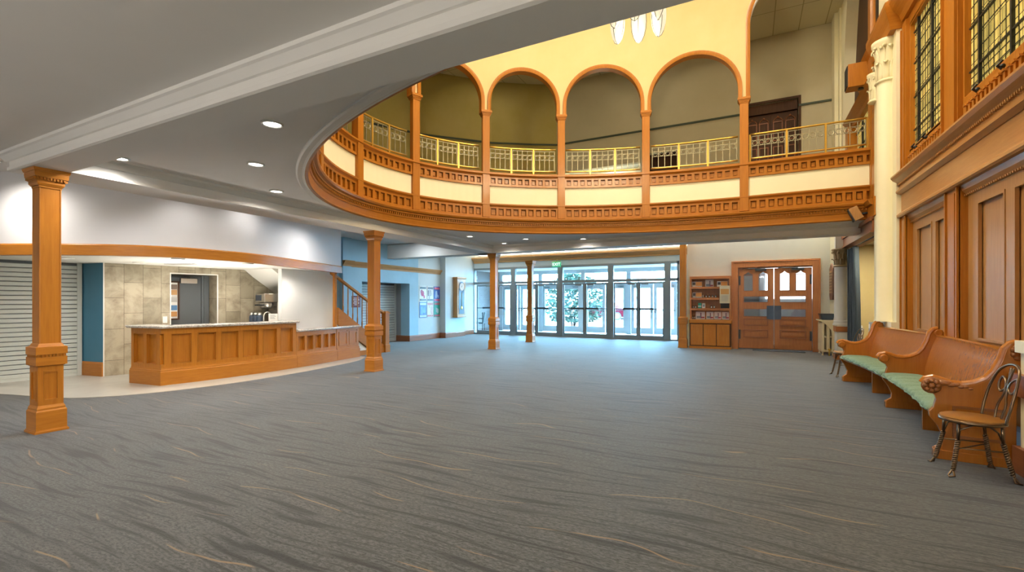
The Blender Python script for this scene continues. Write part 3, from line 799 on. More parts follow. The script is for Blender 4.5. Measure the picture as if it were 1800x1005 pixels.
# ---- pier with its half column, and the low plinth of the next pier
mb = MB(); mb.box(2.24, 2.5, 9.96, 11.15, 0, 10.4); mb.box(2.18, 2.5, 9.96, 11.15, 0, 0.98); mb.box(2.165, 2.5, 9.94, 11.17, 0.98, 1.1)
mb.box(2.17, 2.3, 10.86, 11.15, 1.1, 6.1); struct('wall_pier', mb, M['pier'])
mb = MB(); mb.sweep([(2.18, 11.16), (2.18, 10.4)], [(0, 0), (-0.03, 0), (-0.03, 0.22), (0, 0.26)]); struct('baseboard_right', mb, M['base_wood'])
col = thing('half_column', 'cream round half column with leafy capital on the pier behind the pew', 'column', (2.20, 10.36, 1.1))
mb = MB(); mb.lathe([(0.17, 0), (0.17, 0.03), (0.158, 0.05), (0.158, 2.2), (0.150, 4.22)], (0, 0, 0), 40); mb.build('shaft', M['pier'], col, 'auto', world=False)
def capital(b, r, h, z0, n1=10):
    b.lathe([(r + 0.015, z0), (r + 0.03, z0 + 0.02), (r + 0.015, z0 + 0.04), (r * 0.95, z0 + 0.06), (r * 0.98, z0 + h * 0.5), (r * 1.15, z0 + h * 0.82), (r * 1.45, z0 + h * 0.92), (r * 1.45, z0 + h)], (0, 0, 0), 32)
    for tier, (zz, rr, hh) in enumerate(((0.04, 1.0, 0.42), (0.30, 1.03, 0.52))):
        for k in range(n1):
            a = 2 * PI * (k + 0.5 * tier) / n1; Mx = Matrix.Rotation(a, 4, 'Z') @ Matrix.Translation((r * rr, 0, z0 + h * zz))
            w = r * 0.30; H = h * hh
            P = [(0.00, 0), (0.02, 0.35 * H), (0.03, 0.7 * H), (0.07, 0.93 * H), (0.115, H), (0.125, 0.9 * H)]
            W = [0.9, 1.1, 1.15, 0.95, 0.6, 0.3]
            rows = []
            for (px_, pz_), ww in zip(P, W):
                rows.append([b.bm.verts.new(Mx @ Vector((px_ * r / 0.26 - abs(q) * 0.02 * r / 0.26, q * w * ww, pz_))) for q in (-1, -0.5, 0, 0.5, 1)] + [b.bm.verts.new(Mx @ Vector((px_ * r / 0.26 - 0.045 * r / 0.26, q * w * ww, pz_ - 0.01))) for q in (1, -1)])
            for A, B in zip(rows, rows[1:]):
                for j in range(7):
                    b.bm.faces.new((A[j], A[(j + 1) % 7], B[(j + 1) % 7], B[j]))
            b.bm.faces.new(rows[0]); b.bm.faces.new(rows[-1][::-1])
    for k in range(8):
        a = 2 * PI * (k + 0.5) / 8; c = (r * 1.32 * math.cos(a), r * 1.32 * math.sin(a), z0 + h * 0.84); b.ball(c, r * 0.17, 6)
mb = MB(); capital(mb, 0.155, 0.74, 4.22); mb.build('capital', M['stone'], col, True, world=False)
cq = MB(); capital(cq, 0.09, 0.55, 0.0, 8); bmesh.ops.bisect_plane(cq.bm, geom=cq.bm.verts[:] + cq.bm.edges[:] + cq.bm.faces[:], plane_co=(0, 0, 0), plane_no=(1, 0, 0), clear_outer=True); sc_ = thing('corner_pilaster_capital', 'small leafy stone capital on the far corner of the cream pier', 'capital', (2.168, 11.06, 5.25)); cq.build('leaf_bell', M['stone'], sc_, True, world=False)
mb = MB(); mb.box(2.06, 2.5, 4.0, 5.46, 0.2, 1.02); mb.box(2.2, 2.5, 4.0, 5.2, 1.0, 4.5); mb.box(2.03, 2.5, 4.0, 5.48, 1.02, 1.12); struct('wall_pier_near', mb, M['pier'])
mb = MB(); mb.box(2.02, 2.5, 4.0, 5.50, 0, 0.22); mb.box(2.0, 2.5, 4.0, 5.50, 0.66, 0.84); struct('trim_17', mb, M['base_wood'])
mb = MB(); mb.sweep([(2.30, 9.9), (2.30, 5.5)], [(0, 0), (-0.03, 0), (-0.03, 0.22), (0, 0.26)]); struct('baseboard_bay', mb, M['gray'])

# ---- second bay: recess with yellow wall, oak header; window and dark arch over it
mb = MB(); mb.box(2.9, 3.3, 11.0, 14.4, 0, 2.95); mb.box(2.46, 3.3, 14.2, 14.4, 0, 2.95); mb.box(2.46, 3.3, 10.9, 11.15, 0, 2.95); mb.box(2.46, 3.3, 11.0, 14.3, 2.9, 3.0); struct('wall_recess', mb, M['yellow'])
mb = MB(); mb.box(2.86, 2.9, 11.9, 12.9, 0.95, 2.35); mb.frame(11.9, 12.9, 0.95, 2.35, 0.12, 0, 0.05, Matrix.Translation((2.86, 0, 0)) @ Matrix.Rotation(PI / 2, 4, 'Z')); mb.box(2.86, 2.92, 11.15, 14.2, 0.70, 0.86); struct('trim_18', mb, M['oak'])
mb = MB(); mb.box(2.14, 2.5, 11.16, 14.22, 2.82, 3.05); mb.box(2.10, 2.5, 11.16, 14.22, 3.02, 3.10); mb.box(2.11, 2.5, 11.16, 14.22, 2.80, 2.83); struct('trim_19', mb, M['base_wood'])
mb = MB(); mb.prism([(11.0, 3.1), (11.62, 3.1), (11.62, 3.46), (11.0, 3.46)], 2.14, 2.5, 'x'); mb.sweep([(2.2, 11.7), (2.2, 11.1)], [(0, 3.30), (-0.10, 3.34), (-0.14, 3.42), (0, 3.46)]); struct('trim_20', mb, M['oak_h'])
mb = MB()
for y0, y1 in ((11.18, 11.42), (11.50, 11.72), (13.9, 14.2)):
    mb.box(2.18, 2.46, y0, y1, 3.2, 5.75)
mb.sweep([(2.3, 14.2), (2.3, 11.16)], [(0.1, 5.70), (-0.02, 5.70), (-0.05, 5.76), (-0.14, 5.84), (-0.18, 5.90), (0.1, 5.94)])
mb.sweep([(2.3, 13.1), (2.3, 11.16)], [(0.1, 6.20), (-0.02, 6.20), (-0.05, 6.28), (-0.16, 6.40), (-0.2, 6.48), (0.1, 6.52)])
for y0, y1 in ((11.9, 12.1), (11.3, 11.5)):
    mb.box(2.16, 2.46, y0, y1, 5.9, 6.25)
struct('trim_21', mb, M['oak'])
g = MB(); g.box(2.38, 2.40, 11.42, 13.9, 3.6, 5.72); win = struct('window_3', g, M['stained'])
g = MB()
for q in (11.9, 12.5, 13.2):
    g.box(2.34, 2.38, q, q + 0.04, 3.6, 5.72)
for zz in (3.9, 4.3, 4.7, 5.1, 5.5):
    g.box(2.35, 2.38, 11.42, 13.9, zz, zz + 0.012)
g.build('lead_came', M['darksteel'], win)
mb = MB(); mb.box(2.36, 2.46, 11.16, 14.25, 5.9, 9.6); struct('wall_arch_tympanum', mb, M['dark_wood'])
mb = MB()   # plaster reveal of the big arch, curving inwards as it rises
prev = None
for k in range(15):
    z = 4.46 + 5.0 * k / 14; y = 14.25 - 1.0 * (k / 14) ** 2.4
    rg = [mb.bm.verts.new(v) for v in ((2.12, y, z), (2.12, 14.6, z), (2.5, 14.6, z), (2.5, y, z))]
    if prev:
        for j in range(4):
            mb.bm.faces.new((prev[j], prev[(j + 1) % 4], rg[(j + 1) % 4], rg[j]))
    prev = rg
struct('wall_arch_reveal', mb, M['pier'])

# ================================================================== ENTRANCE GLAZING
YS = 18.0
fr_m = [-9.10, -6.92, -4.81, -2.67]
win = MB()
win.box(-11.15, -2.25, YS - 0.03, YS + 0.09, 2.86, 2.95); win.box(-11.15, -2.25, YS - 0.03, YS + 0.09, 2.22, 2.33)
win.box(-11.15, -2.25, YS - 0.03, YS + 0.09, 0, 0.05)
for x in fr_m:
    win.box(x - 0.11, x + 0.11, YS - 0.04, YS + 0.10, 0, 2.95)
for x in (-11.12, -2.28):
    win.box(x - 0.05, x + 0.05, YS - 0.03, YS + 0.09, 0, 2.95)
W4 = win.build('window_4', M['alu']); W4['kind'] = 'structure'
ends = [-11.07] + fr_m + [-2.33]
for a, c in zip(ends, ends[1:]):
    g = MB(); g.box(a + 0.1, c - 0.1, YS + 0.02, YS + 0.03, 2.33, 2.86); g.build('transom_pane', M['glass'], W4)
dn = [1]
def leaf_door(x0, x1, y, bar, m, hinge_left, outer=False):
    dn[0] += 1
    b = MB(); s = 0.13 if outer else 0.055; h0, h1 = (0.30, 2.04) if outer else (0.16, 2.14)
    b.box(x0, x0 + s, y, y + 0.045, 0.02, 2.2); b.box(x1 - s, x1, y, y + 0.045, 0.02, 2.2)
    b.box(x0 + s, x1 - s, y, y + 0.045, 0.02, h0); b.box(x0 + s, x1 - s, y, y + 0.045, h1, 2.2)
    o = b.build('door_%d' % dn[0], m); o['kind'] = 'structure'
    g = MB(); g.box(x0 + s, x1 - s, y + 0.018, y + 0.026, h0, h1); g.build('door_glass', M['glass'], o)
    g = MB()
    if outer:
        g.box(x0 + 0.05, x1 - 0.05, y - 0.05, y - 0.02, 1.05, 1.085); g.box(x0 + 0.05, x0 + 0.08, y - 0.03, y, 1.04, 1.10); g.box(x1 - 0.08, x1 - 0.05, y - 0.03, y, 1.04, 1.10)
    else:
        a, c = (x0 + 0.02, x0 + 0.60 * (x1 - x0)) if hinge_left else (x1 - 0.60 * (x1 - x0), x1 - 0.02)
        g.box(a, c, y - 0.07, y - 0.025, 1.14, 1.21); g.box(x0 + 0.04, x1 - 0.04, y - 0.05, y - 0.03, 1.155, 1.18); g.box(a, a + 0.04, y - 0.03, y, 1.13, 1.21); g.box(c - 0.04, c, y - 0.03, y, 1.13, 1.21)
    g.build('push_bar', M['alu'] if outer else M['darksteel'], o)
    g = MB(); xm = x0 + (0.25 if hinge_left else 0.75) * (x1 - x0); g.box(xm - 0.14, xm + 0.14, y - 0.06, y, 2.1, 2.16); g.build('door_closer', M['alu'], o)
    if outer:
        xl = x1 - 0.065 if hinge_left else x0 + 0.065
        g = MB(); g.lathe([(0.025, 0), (0.025, 0.02)], (0, 0, 0), 12, Matrix.Translation((xl, y, 1.0)) @ Matrix.Rotation(PI / 2, 4, 'X')); g.build('door_lock', M['darksteel'], o)
    return o
mids = [-10.08, -8.0, -5.87, -3.74]
for k, (a, c) in enumerate(zip(ends[:4], ends[1:5])):
    m_ = mids[k]
    leaf_door(a + 0.12, m_ - 0.02, YS, 1, M['alu'], False); leaf_door(m_ + 0.02, c - 0.12, YS, 1, M['alu'], True)
g = MB(); g.box(-2.55, -2.34, YS + 0.02, YS + 0.03, 0.05, 2.22); g.build('side_pane', M['glass'], W4)
for m_ in mids:
    b = MB(); b.box(m_ - 0.022, m_ + 0.022, YS - 0.02, YS + 0.06, 0.02, 2.22); b.build('center_post', M['alu'], W4)
# outer row
YO = 20.8
ob = MB()
ob.box(-11.3, -1.6, YO - 0.03, YO + 0.09, 2.78, 2.95); ob.box(-11.3, -1.6, YO - 0.03, YO + 0.09, 2.20, 2.32)
om = [-11.22, -9.03, -6.87, -4.75, -2.60]
for x in om:
    ob.box(x - 0.10, x + 0.10, YO - 0.04, YO + 0.10, 0, 2.95)
W5 = ob.build('window_5', M['alu_glare']); W5['kind'] = 'structure'
for a, c in zip(om, om[1:]):
    g = MB(); g.box(a + 0.1, c - 0.1, YO + 0.02, YO + 0.03, 2.32, 2.78); g.build('transom_pane', M['glass'], W5)
    h = (a + c) / 2
    leaf_door(a + 0.11, h - 0.01, YO, 1, M['alu_glare'], True, True); leaf_door(h + 0.01, c - 0.11, YO, 1, M['alu_glare'], False, True)
mb = MB(); mb.box(-12.1, -11.80, 18.2, 20.9, 0, 3.0); mb.box(-11.9, -11.3, 20.75, 20.9, 0, 3.0); mb.box(-1.7, -1.6, 18.2, 20.9, 0, 3.0); struct('wall_vestibule', mb, M['brick'])
mb = MB(); mb.box(-12.1, -1.6, 18.2, 20.9, 2.95, 3.05); mb.box(-12.1, -1.6, 20.85, 21.0, 2.95, 4.0)
struct('ceiling_vestibule', mb, M['ceil'])
mb = MB()
for x in [-10.9 + 0.6 * k for k in range(16)]:
    mb.box(x, x + 0.02, 18.2, 20.8, 2.94, 2.951)
for y in (18.8, 19.4, 20.0, 20.6):
    mb.box(-11.3, -1.7, y, y + 0.02, 2.94, 2.951)
struct('trim_22', mb, M['trimwhite'])
# exit sign
ex = thing('exit_sign', 'green lit exit sign hanging over the glazed entrance doors', 'exit sign', (-6.98, 17.72, 2.86))
mb = MB(); mb.box(-0.19, 0.19, -0.02, 0.02, 0.0, 0.22); mb.build('sign_box', M['exitgreen'], ex, bevel=0.006, world=False)
mb = MB(); mb.box(-0.20, 0.20, -0.015, 0.015, 0.222, 0.24); mb.tube([(0, 0, 0.24), (0, 0, 0.31), (0, 0.28, 0.31)], 0.012, 8); mb.build('bracket', M['brass'], ex, world=False)
text_part('lettering', 'EXIT', 0.17, M['exitwhite'], ex, Matrix.Translation((0, -0.024, 0.11)) @ Matrix.Rotation(PI / 2, 4, 'X'))
# vestibule chair
ch = thing('armchair', 'dark armchair standing by the brick wall of the vestibule', 'chair', (-11.30, 18.75, 0), 0.35)
mb = MB(); mb.box(-0.25, 0.25, -0.25, 0.25, 0.42, 0.48); mb.build('seat', M['black'], ch, bevel=0.01, world=False)
mb = MB(); mb.prism([(0.21, 0.48), (0.26, 0.48), (0.33, 0.95), (0.29, 0.95)], -0.25, 0.25, 'y'); mb.build('backrest', M['black'], ch, bevel=0.01, world=False)
for sx in (-1, 1):
    for sy in (-1, 1):
        mb = MB(); mb.box(sx * 0.22 - 0.02, sx * 0.22 + 0.02, sy * 0.23 - 0.02, sy * 0.23 + 0.02, 0, 0.66 if sx < 0 else 0.95); mb.build('leg', M['black'], ch, world=False)
for sy in (-1, 1):
    mb = MB(); mb.box(-0.25, 0.28, sy * 0.23 - 0.025, sy * 0.23 + 0.025, 0.64, 0.67); mb.build('armrest', M['black'], ch, world=False)
# outdoors: tree, red car
tr = thing('street_tree', 'leafy young tree on the pavement beyond the entrance doors', 'tree', (-9.0, 25.5, -0.05))
mb = MB()
for k in range(5):
    a = k * 1.3; mb.tube([(0.08 * math.cos(a), 0.08 * math.sin(a), 0), (0.25 * math.cos(a), 0.2 * math.sin(a), 0.9), (0.75 * math.cos(a), 0.6 * math.sin(a), 2.1)], [0.035, 0.028, 0.012], 6)
mb.build('trunk', M['bark'], tr, world=False)
mb = MB(); rn = random.Random(3)
for k in range(4200):
    a = rn.uniform(0, 2 * PI); z = rn.uniform(0.35, 3.1); w = 2.0 * math.sin(min(1, (z + 0.3) / 3.6) * PI) ** 0.6
    r = w * math.sqrt(rn.random()); c = Vector((r * math.cos(a), 0.7 * r * math.sin(a), z))
    R = Matrix.Rotation(rn.uniform(0, 6.3), 4, 'Z') @ Matrix.Rotation(rn.uniform(-1.2, 1.2), 4, 'X'); s_ = rn.uniform(0.09, 0.15)
    mb.face([c + R @ Vector(v) for v in ((-s_, 0, 0), (0, s_ * 0.55, 0.01), (s_, 0, 0), (0, -s_ * 0.55, -0.01))])
f = mb.build('foliage', M['leaf'], tr, world=False)
car = thing('car', 'red car parked far off in the street beyond the entrance doors', 'car', (-10.7, 38.0, -0.05), 0.0)
mb = MB(); mb.prism([(-2.1, 0.28), (2.1, 0.28), (2.15, 0.62), (2.0, 0.86), (1.2, 0.95), (0.75, 1.42), (-0.9, 1.42), (-1.5, 0.98), (-2.1, 0.92)], -0.85, 0.85, 'y'); mb.build('body', M['redpaint'], car, bevel=0.06, world=False)
mb = MB(); mb.prism([(1.05, 0.97), (0.70, 1.36), (-0.85, 1.36), (-1.3, 0.99)], -0.86, 0.86, 'y'); mb.build('side_window', M['navy'], car, world=False)
for sx in (-1.3, 1.3):
    for sy in (-0.8, 0.8):
        mb = MB(); Mx = Matrix.Translation((sx, sy, 0.33)) @ Matrix.Rotation(PI / 2, 4, 'X'); mb.lathe([(0.2, -0.1), (0.31, -0.1), (0.33, -0.06), (0.33, 0.06), (0.31, 0.1), (0.2, 0.1)], (0, 0, 0), 20, Mx); w_ = mb.build('wheel', M['black'], car, world=False)
        mb = MB(); mb.lathe([(0.2, -0.105), (0.2, 0.105)], (0, 0, 0), 14, Mx); mb.build('hubcap', M['steel'], w_, world=False)

# ================================================================== HALL COLUMNS
def square(b, r, z0, z1, r1=None):
    r1 = r if r1 is None else r1
    v0 = [b.bm.verts.new((sx * r, sy * r, z0)) for sx, sy in ((-1, -1), (1, -1), (1, 1), (-1, 1))]
    v1 = [b.bm.verts.new((sx * r1, sy * r1, z1)) for sx, sy in ((-1, -1), (1, -1), (1, 1), (-1, 1))]
    b.bm.faces.new(v0[::-1]); b.bm.faces.new(v1)
    for i in range(4):
        b.bm.faces.new((v0[i], v0[(i + 1) % 4], v1[(i + 1) % 4], v1[i]))
def side_mats(r):
    return [Matrix.Rotation(k * PI / 2, 4, 'Z') @ Matrix.Translation((0, -r, 0)) for k in range(4)]
def slim(b, k=0.585):
    for v in b.bm.verts:
        v.co.x *= k; v.co.y *= k
    return b
def make_column(label, loc):
    t = thing('oak_column', label, 'column', loc, 0, 'square oak columns of the hall')
    b = MB(); square(b, 0.245, 0, 0.022); square(b, 0.235, 0.022, 0.034, 0.228); square(b, 0.222, 0.034, 0.235); square(b, 0.222, 0.235, 0.25, 0.21); square(b, 0.205, 0.25, 0.27); square(b, 0.205, 0.27, 0.30, 0.185)
    slim(b).build('plinth', M['oak_h'], t, world=False)
    b = MB(); square(b, 0.168, 0.28, 0.745)
    for Mx in side_mats(0.168):
        b.box(-0.18, -0.105, -0.016, 0.01, 0.28, 0.745, Mx); b.box(0.105, 0.18, -0.016, 0.01, 0.28, 0.745, Mx)
        b.box(-0.105, 0.105, -0.016, 0.01, 0.28, 0.35, Mx); b.box(-0.105, 0.105, -0.016, 0.01, 0.68, 0.745, Mx)
        b.frame(-0.108, 0.108, 0.347, 0.683, 0.018, -0.022, 0.01, Mx)
    slim(b).build('pedestal', M['oak'], t, world=False)
    b = MB(); square(b, 0.195, 0.735, 0.745, 0.205); square(b, 0.225, 0.745, 0.835); square(b, 0.20, 0.835, 0.865); square(b, 0.228, 0.865, 0.945); square(b, 0.228, 0.945, 0.955, 0.19); square(b, 0.19, 0.955, 0.985, 0.165)
    for Mx in side_mats(0.20):
        for k in range(8):
            x = -0.19 + k * 0.0515; b.box(x, x + 0.026, -0.02, 0.0, 0.838, 0.862, Mx)
    slim(b).build('collar', M['oak_h'], t, world=False)
    b = MB(); square(b, 0.15, 0.97, 2.74)
    for sx in (-1, 1):
        for sy in (-1, 1):
            b.lathe([(0.012, 0.985), (0.012, 2.72)], (sx * 0.148, sy * 0.148, 0), 8)
    slim(b).build('shaft', M['oak'], t, world=False)
    b = MB(); square(b, 0.165, 2.715, 2.735); square(b, 0.175, 2.735, 2.76, 0.20); square(b, 0.20, 2.76, 2.79); square(b, 0.215, 2.79, 2.825); square(b, 0.24, 2.825, 2.86, 0.245); square(b, 0.245, 2.86, 2.885); square(b, 0.255, 2.885, 2.92, 0.27)
    for Mx in side_mats(0.215):
        for k in range(9):
            x = -0.215 + k * 0.048; b.box(x, x + 0.026, -0.022, 0.0, 2.795, 2.822, Mx)
    slim(b).build('capital', M['oak_h'], t, world=False)
    return t
c1 = make_column('nearest square oak column, beside the bar with the white shutter behind it', (-7.05, 2.28, 0))
dup(c1, (-7.0, 7.36, 0), 0, 'square oak column in front of the staircase newel and end of the bar')
dup(c1, (-6.96, 12.45, 0), 0, 'square oak column under the beam corner, in front of the entrance glazing')
dup(c1, (-7.0, 15.22, 0), 0, 'farthest free-standing square oak column, close to the entrance doors')
# engaged pilaster at the end of the bookcase
pl = thing('oak_pilaster', 'square oak pilaster between the glass entrance and the bookcase', 'column', (-1.835, 15.55, 0))
for o in [k for k in bpy.data.objects if k.parent == c1]:
    nm = o.name.split('.')[0]
    if nm == 'capital': continue
    c = o.copy(); C.objects.link(c); c.parent = pl
    if nm == 'shaft':
        c.scale = (1, 1, 1.0); c.data = o.data.copy(); c.data.name = 'pilaster_shaft'
        for v in c.data.vertices:
            if v.co.z > 2: v.co.z = 3.88

# ================================================================== GALLERY COLUMNS AND RAILINGS
def make_gcol(label, s_, label_group=None):
    x, y, a = OV.at(s_, 0.055)
    t = thing('gallery_column', label, 'column', (x, y, 3.465), a, 'slim oak columns of the gallery')
    return t
GL = ['oak gallery column beside the tall arch, nearest the amber windows',
      'oak gallery column, second from the tall arch', 'oak gallery column, third from the tall arch',
      'oak gallery column, fourth from the tall arch', 'oak gallery column, fifth from the tall arch, half hidden by the low ceiling',
      'oak gallery column at the far left end of the oval, cut off by the ceiling edge', 'oak gallery column at the tight left curve, only its foot in view',
      'gallery column of the near side', 'gallery column of the near side', 'gallery column of the near side', 'gallery column of the near side']
gc0 = make_gcol(GL[0], COL_S[0])
b = MB(); b.box(-0.088, 0.088, -0.085, 0.03, 0, 2.42); b.box(-0.07, 0.07, -0.13, -0.085, 1.0, 2.42); b.build('shaft', M['oak'], gc0, bevel=0.006, world=False)
b = MB()
for w, z0, z1 in ((0.098, 2.40, 2.425), (0.108, 2.425, 2.45), (0.12, 2.45, 2.475), (0.132, 2.475, 2.53)):
    b.box(-w, w, -w - 0.02, w - 0.058, z0, z1)
b.build('capital', M['oak_h'], gc0, bevel=0.005, world=False)
for lb, s_ in zip(GL[1:7], COL_S[1:7]):
    x, y, a = OV.at(s_, 0.055); dup(gc0, (x, y, 3.465), a, lb)

RL = ['brass-railed balustrade in the tall arch by the amber windows', 'brass-railed balustrade under the first round arch from the tall arch',
      'brass-railed balustrade under the second round arch from the tall arch', 'brass-railed balustrade under the third round arch from the tall arch',
      'brass-railed balustrade under the fourth round arch, before the olive wall', 'brass-railed balustrade at the steep left curve of the gallery',
      'brass-railed balustrade at the left end, nearly hidden by the low ceiling']
for k in range(7):
    a, c = BAYS[k]; a2 = a + (0.12 if k else 0.03); c2 = c - 0.12; O = -0.12
    x, y, an = OV.at((a + c) / 2, O)
    t = thing('balcony_railing', RL[k], 'railing', (x, y, 4.56), 0, 'brass railings of the gallery')
    def tubeat(z, r, m, nm):
        b = MB(); b.tube([(*p, z) for p in OV.sub(a2, c2, O, 0.15)], r, 8); b.build(nm, m, t, True)
    tubeat(5.205, 0.022, M['brass'], 'top_rail'); tubeat(4.665, 0.018, M['brass'], 'bottom_rail')
    npan = 3 if c - a > 1.2 else 2
    w = (c2 - a2) / npan
    for j in range(npan + 1):
        if j in (0, npan) and k and not (k == 0): 
            continue
        x, y, an = OV.at(a2 + j * w, O); b = MB(); b.box(-0.018, 0.018, -0.018, 0.018, 4.56, 5.205, fr(x, y, an)); b.build('post', M['brass'], t)
    for j in range(npan):
        b = MB(); s0 = a2 + j * w + 0.03; s1 = a2 + (j + 1) * w - 0.03; nb = max(3, round((s1 - s0) / 0.128)); q = (s1 - s0) / nb
        for i in range(nb + 1):
            x, y, an = OV.at(s0 + i * q, O); Mx = fr(x, y, an); b.box(-0.007, 0.007, -0.007, 0.007, 4.67, 5.16, Mx)
        for zz in (5.16, 5.065, 4.945, 4.685):
            b.tube([(*p, zz) for p in OV.sub(s0, s1, O, 0.2)], 0.007, 4)
        for i in range(nb):
            x, y, an = OV.at(s0 + (i + 0.5) * q, O); Mx = fr(x, y, an)
            b.tube([(min(0.048, q * 0.42) * math.cos(g_), 0, 5.005 + 0.05 * math.sin(g_)) for g_ in [2 * PI * h / 12 for h in range(12)]], 0.008, 4, True, Mx)
        b.build('lattice_panel', M['iron'], t)
# dark picture rail round the gallery wall and doors
tr_ = MB()
for (p, q) in (((2.05, 15.0), (1.24, 15.0)), ((-0.10, 15.0), (-5.9, 15.0)), (GW[1], GW[2]), (GW[2], GW[3]), (GW[3], GW[4]), (GW[4], GW[5]), (GW[5], GW[6])):
    a = math.atan2(q[1] - p[1], q[0] - p[0]); tr_.box(0, math.dist(p, q), -0.01, 0.04, 6.84, 6.89, fr(p[0], p[1], a))
struct('trim_23', tr_, flat('rail_green', (0.05, 0.07, 0.05)))
for k, (x0, x1) in enumerate(((-0.06, 0.57), (0.58, 1.22))):
    b = MB(); b.box(x0, x1, 15.10, 15.15, 4.46, 6.78); dn[0] += 1; o = struct('door_%d' % dn[0], b, M['dark_wood'])
    b = MB()
    for cx in (x0 + 0.17, x1 - 0.17):
        for z0, z1 in ((6.0, 6.55), (5.2, 5.85), (4.6, 5.05)):
            b.frame(cx - 0.12, cx + 0.12, z0, z1, 0.025, 15.085, 15.11)
        b.tube([(cx + 0.12 * math.cos(g_), 15.09, 6.52 + 0.13 * math.sin(g_)) for g_ in [PI * h / 8 for h in range(9)]], 0.012, 5)
        b.ball((cx, 15.09, 6.67), 0.03, 6)
    b.build('carved_panel', M['base_wood'], o)
mb = MB(); mb.frame(-0.13, 1.30, 4.4, 7.14, 0.06, 14.97, 15.02); struct('trim_24', mb, M['dark_wood'])
mb = MB(); mb.box(-0.06, 1.22, 15.04, 15.12, 6.80, 7.06); struct('trim_25', mb, M['dark_wood'])
# gallery furniture seen through the lattice: sloping stair rail and a low rail
ra = thing('gallery_stair_rail', 'dark wooden stair rail behind the balustrade near the dark double door', 'railing', (-0.6, 13.9, 4.46))
mb = MB(); mb.tube([(-1.75, 13.6, 4.5), (-0.15, 13.9, 5.15), (1.9, 13.9, 5.15)], 0.04, 6); mb.build('handrail', M['base_wood'], ra)
mb = MB()
for k in range(18):
    x = -1.0 + k * 0.165; z = 5.13 if x > -0.15 else 5.15 - (-0.15 - x) * 0.41; mb.box(x - 0.015, x + 0.015, 13.85, 13.88, 4.46, z)
mb.build('balustrade', M['base_wood'], ra)

# ================================================================== LAMPS
def downlight(label, x, y, z, energy, first=[None], col=(1.0, 0.93, 0.84), size=2.75):
    if first[0] is None:
        t = thing('ceiling_downlight', label, 'ceiling light', (x, y, z), 0, 'recessed ceiling downlights')
        b = MB(); b.lathe([(0.072, 0.0), (0.10, 0.0), (0.10, -0.012), (0.088, -0.02), (0.074, -0.008)], (0, 0, 0), 28, None, False); b.build('trim_ring', M['trimwhite'], t, True, world=False)
        b = MB(); b.lathe([(0.001, -0.006), (0.074, -0.006), (0.074, -0.002), (0.001, -0.002)], (0, 0, 0), 24, None, False); b.build('lens', M['lens'], t, world=False)
        first[0] = t
    else:
        t = dup(first[0], (x, y, z), None, label)
    lamp('downlight_beam', 'SPOT', (x, y, z - 0.03), energy, col, (0, 0, 0), spot_size=size, spot_blend=1.0, shadow_soft_size=0.05)
    return t
DL = 88
downlight('downlight in the low ceiling nearest the oval opening', -4.0, 2.87, 3.13, DL)
downlight('downlight in the coffer, middle of the three before the oval', -5.35, 3.62, 3.13, DL)
downlight('downlight in the coffer closest to the curved oak fascia on the left', -6.38, 4.65, 3.13, DL)
downlight('downlight on the edge of the beam above the nearest oak column', -6.55, 2.75, 3.13, DL)
downlight('downlight left of the nearest column cap, by the bar wall', -9.3, 2.45, 3.40, DL)
downlight('downlight under the gallery just left of the lobby columns', -6.35, 10.1, 3.13, DL)
downlight('downlight in the coffer corner over the third column', -6.24, 11.75, 3.13, DL)
downlight('downlight under the gallery right of the coffer corner', -5.29, 11.2, 3.13, DL * 0.6)
downlight('downlight under the gallery over the entrance doors', -3.91, 11.85, 3.13, DL * 0.6)
for lb, x, y in (('bar downlight nearest the white shutter', -10.36, 3.6), ('bar downlight beside the blue wall', -10.37, 4.66), ('bar downlight in front of the ceiling vent, by the oak trim', -8.81, 4.54),
                 ('bar downlight beyond the ceiling vent', -10.22, 5.86), ('bar downlight over the middle of the bar', -8.77, 5.77), ('bar downlight over the low counter', -8.95, 7.02)):
    downlight(lb, x, y, 2.199, 31)
# wall washers hidden between the beam and the curved bar wall
for x, y, e_ in ((-7.62, 2.75, 70), (-7.56, 4.0, 20), (-7.56, 5.2, 16), (-7.66, 6.9, 80)):
    lamp('wall_washer_beam', 'SPOT', (x, y, 3.34), e_, (1.0, 0.95, 0.9), (0, math.radians(-10), 0), spot_size=2.7, spot_blend=0.8, shadow_soft_size=0.05)
v = thing('ceiling_vent', 'pale oblong air vent in the bar ceiling', 'vent', (-10.0, 5.2, 2.2), 0.3)
b = MB(); b.frame(-0.3, 0.3, -0.08, 0.08, 0.015, -0.014, 0, Matrix.Rotation(PI / 2, 4, 'X')); b.build('vent_frame', M['trimwhite'], v, world=False)
b = MB()
for k in range(6):
    b.box(-0.29, 0.29, -0.068 + k * 0.023, -0.058 + k * 0.023, -0.010, -0.002)
b.build('vent_grille', M['steel'], v, world=False)

# trough added around the entry fill light, unseen behind the viewpoint
up = thing('entry_fill_trough', 'long trough added around the unseen entry fill light', 'floor lamp', (-2.6, -3.6, 0))
b = MB(); b.frame(-4.1, 4.1, -0.2, 0.2, 0.03, 1.50, 1.62, Matrix.Rotation(PI / 2, 4, 'X')); b.box(-4.1, 4.1, -0.2, 0.2, 1.46, 1.50); b.build('trough', M['darksteel'], up, world=False)
for x in (-3.9, 3.9):
    b = MB(); b.box(x - 0.03, x + 0.03, -0.15, 0.15, 0, 1.46); b.build('stand', M['darksteel'], up, world=False)

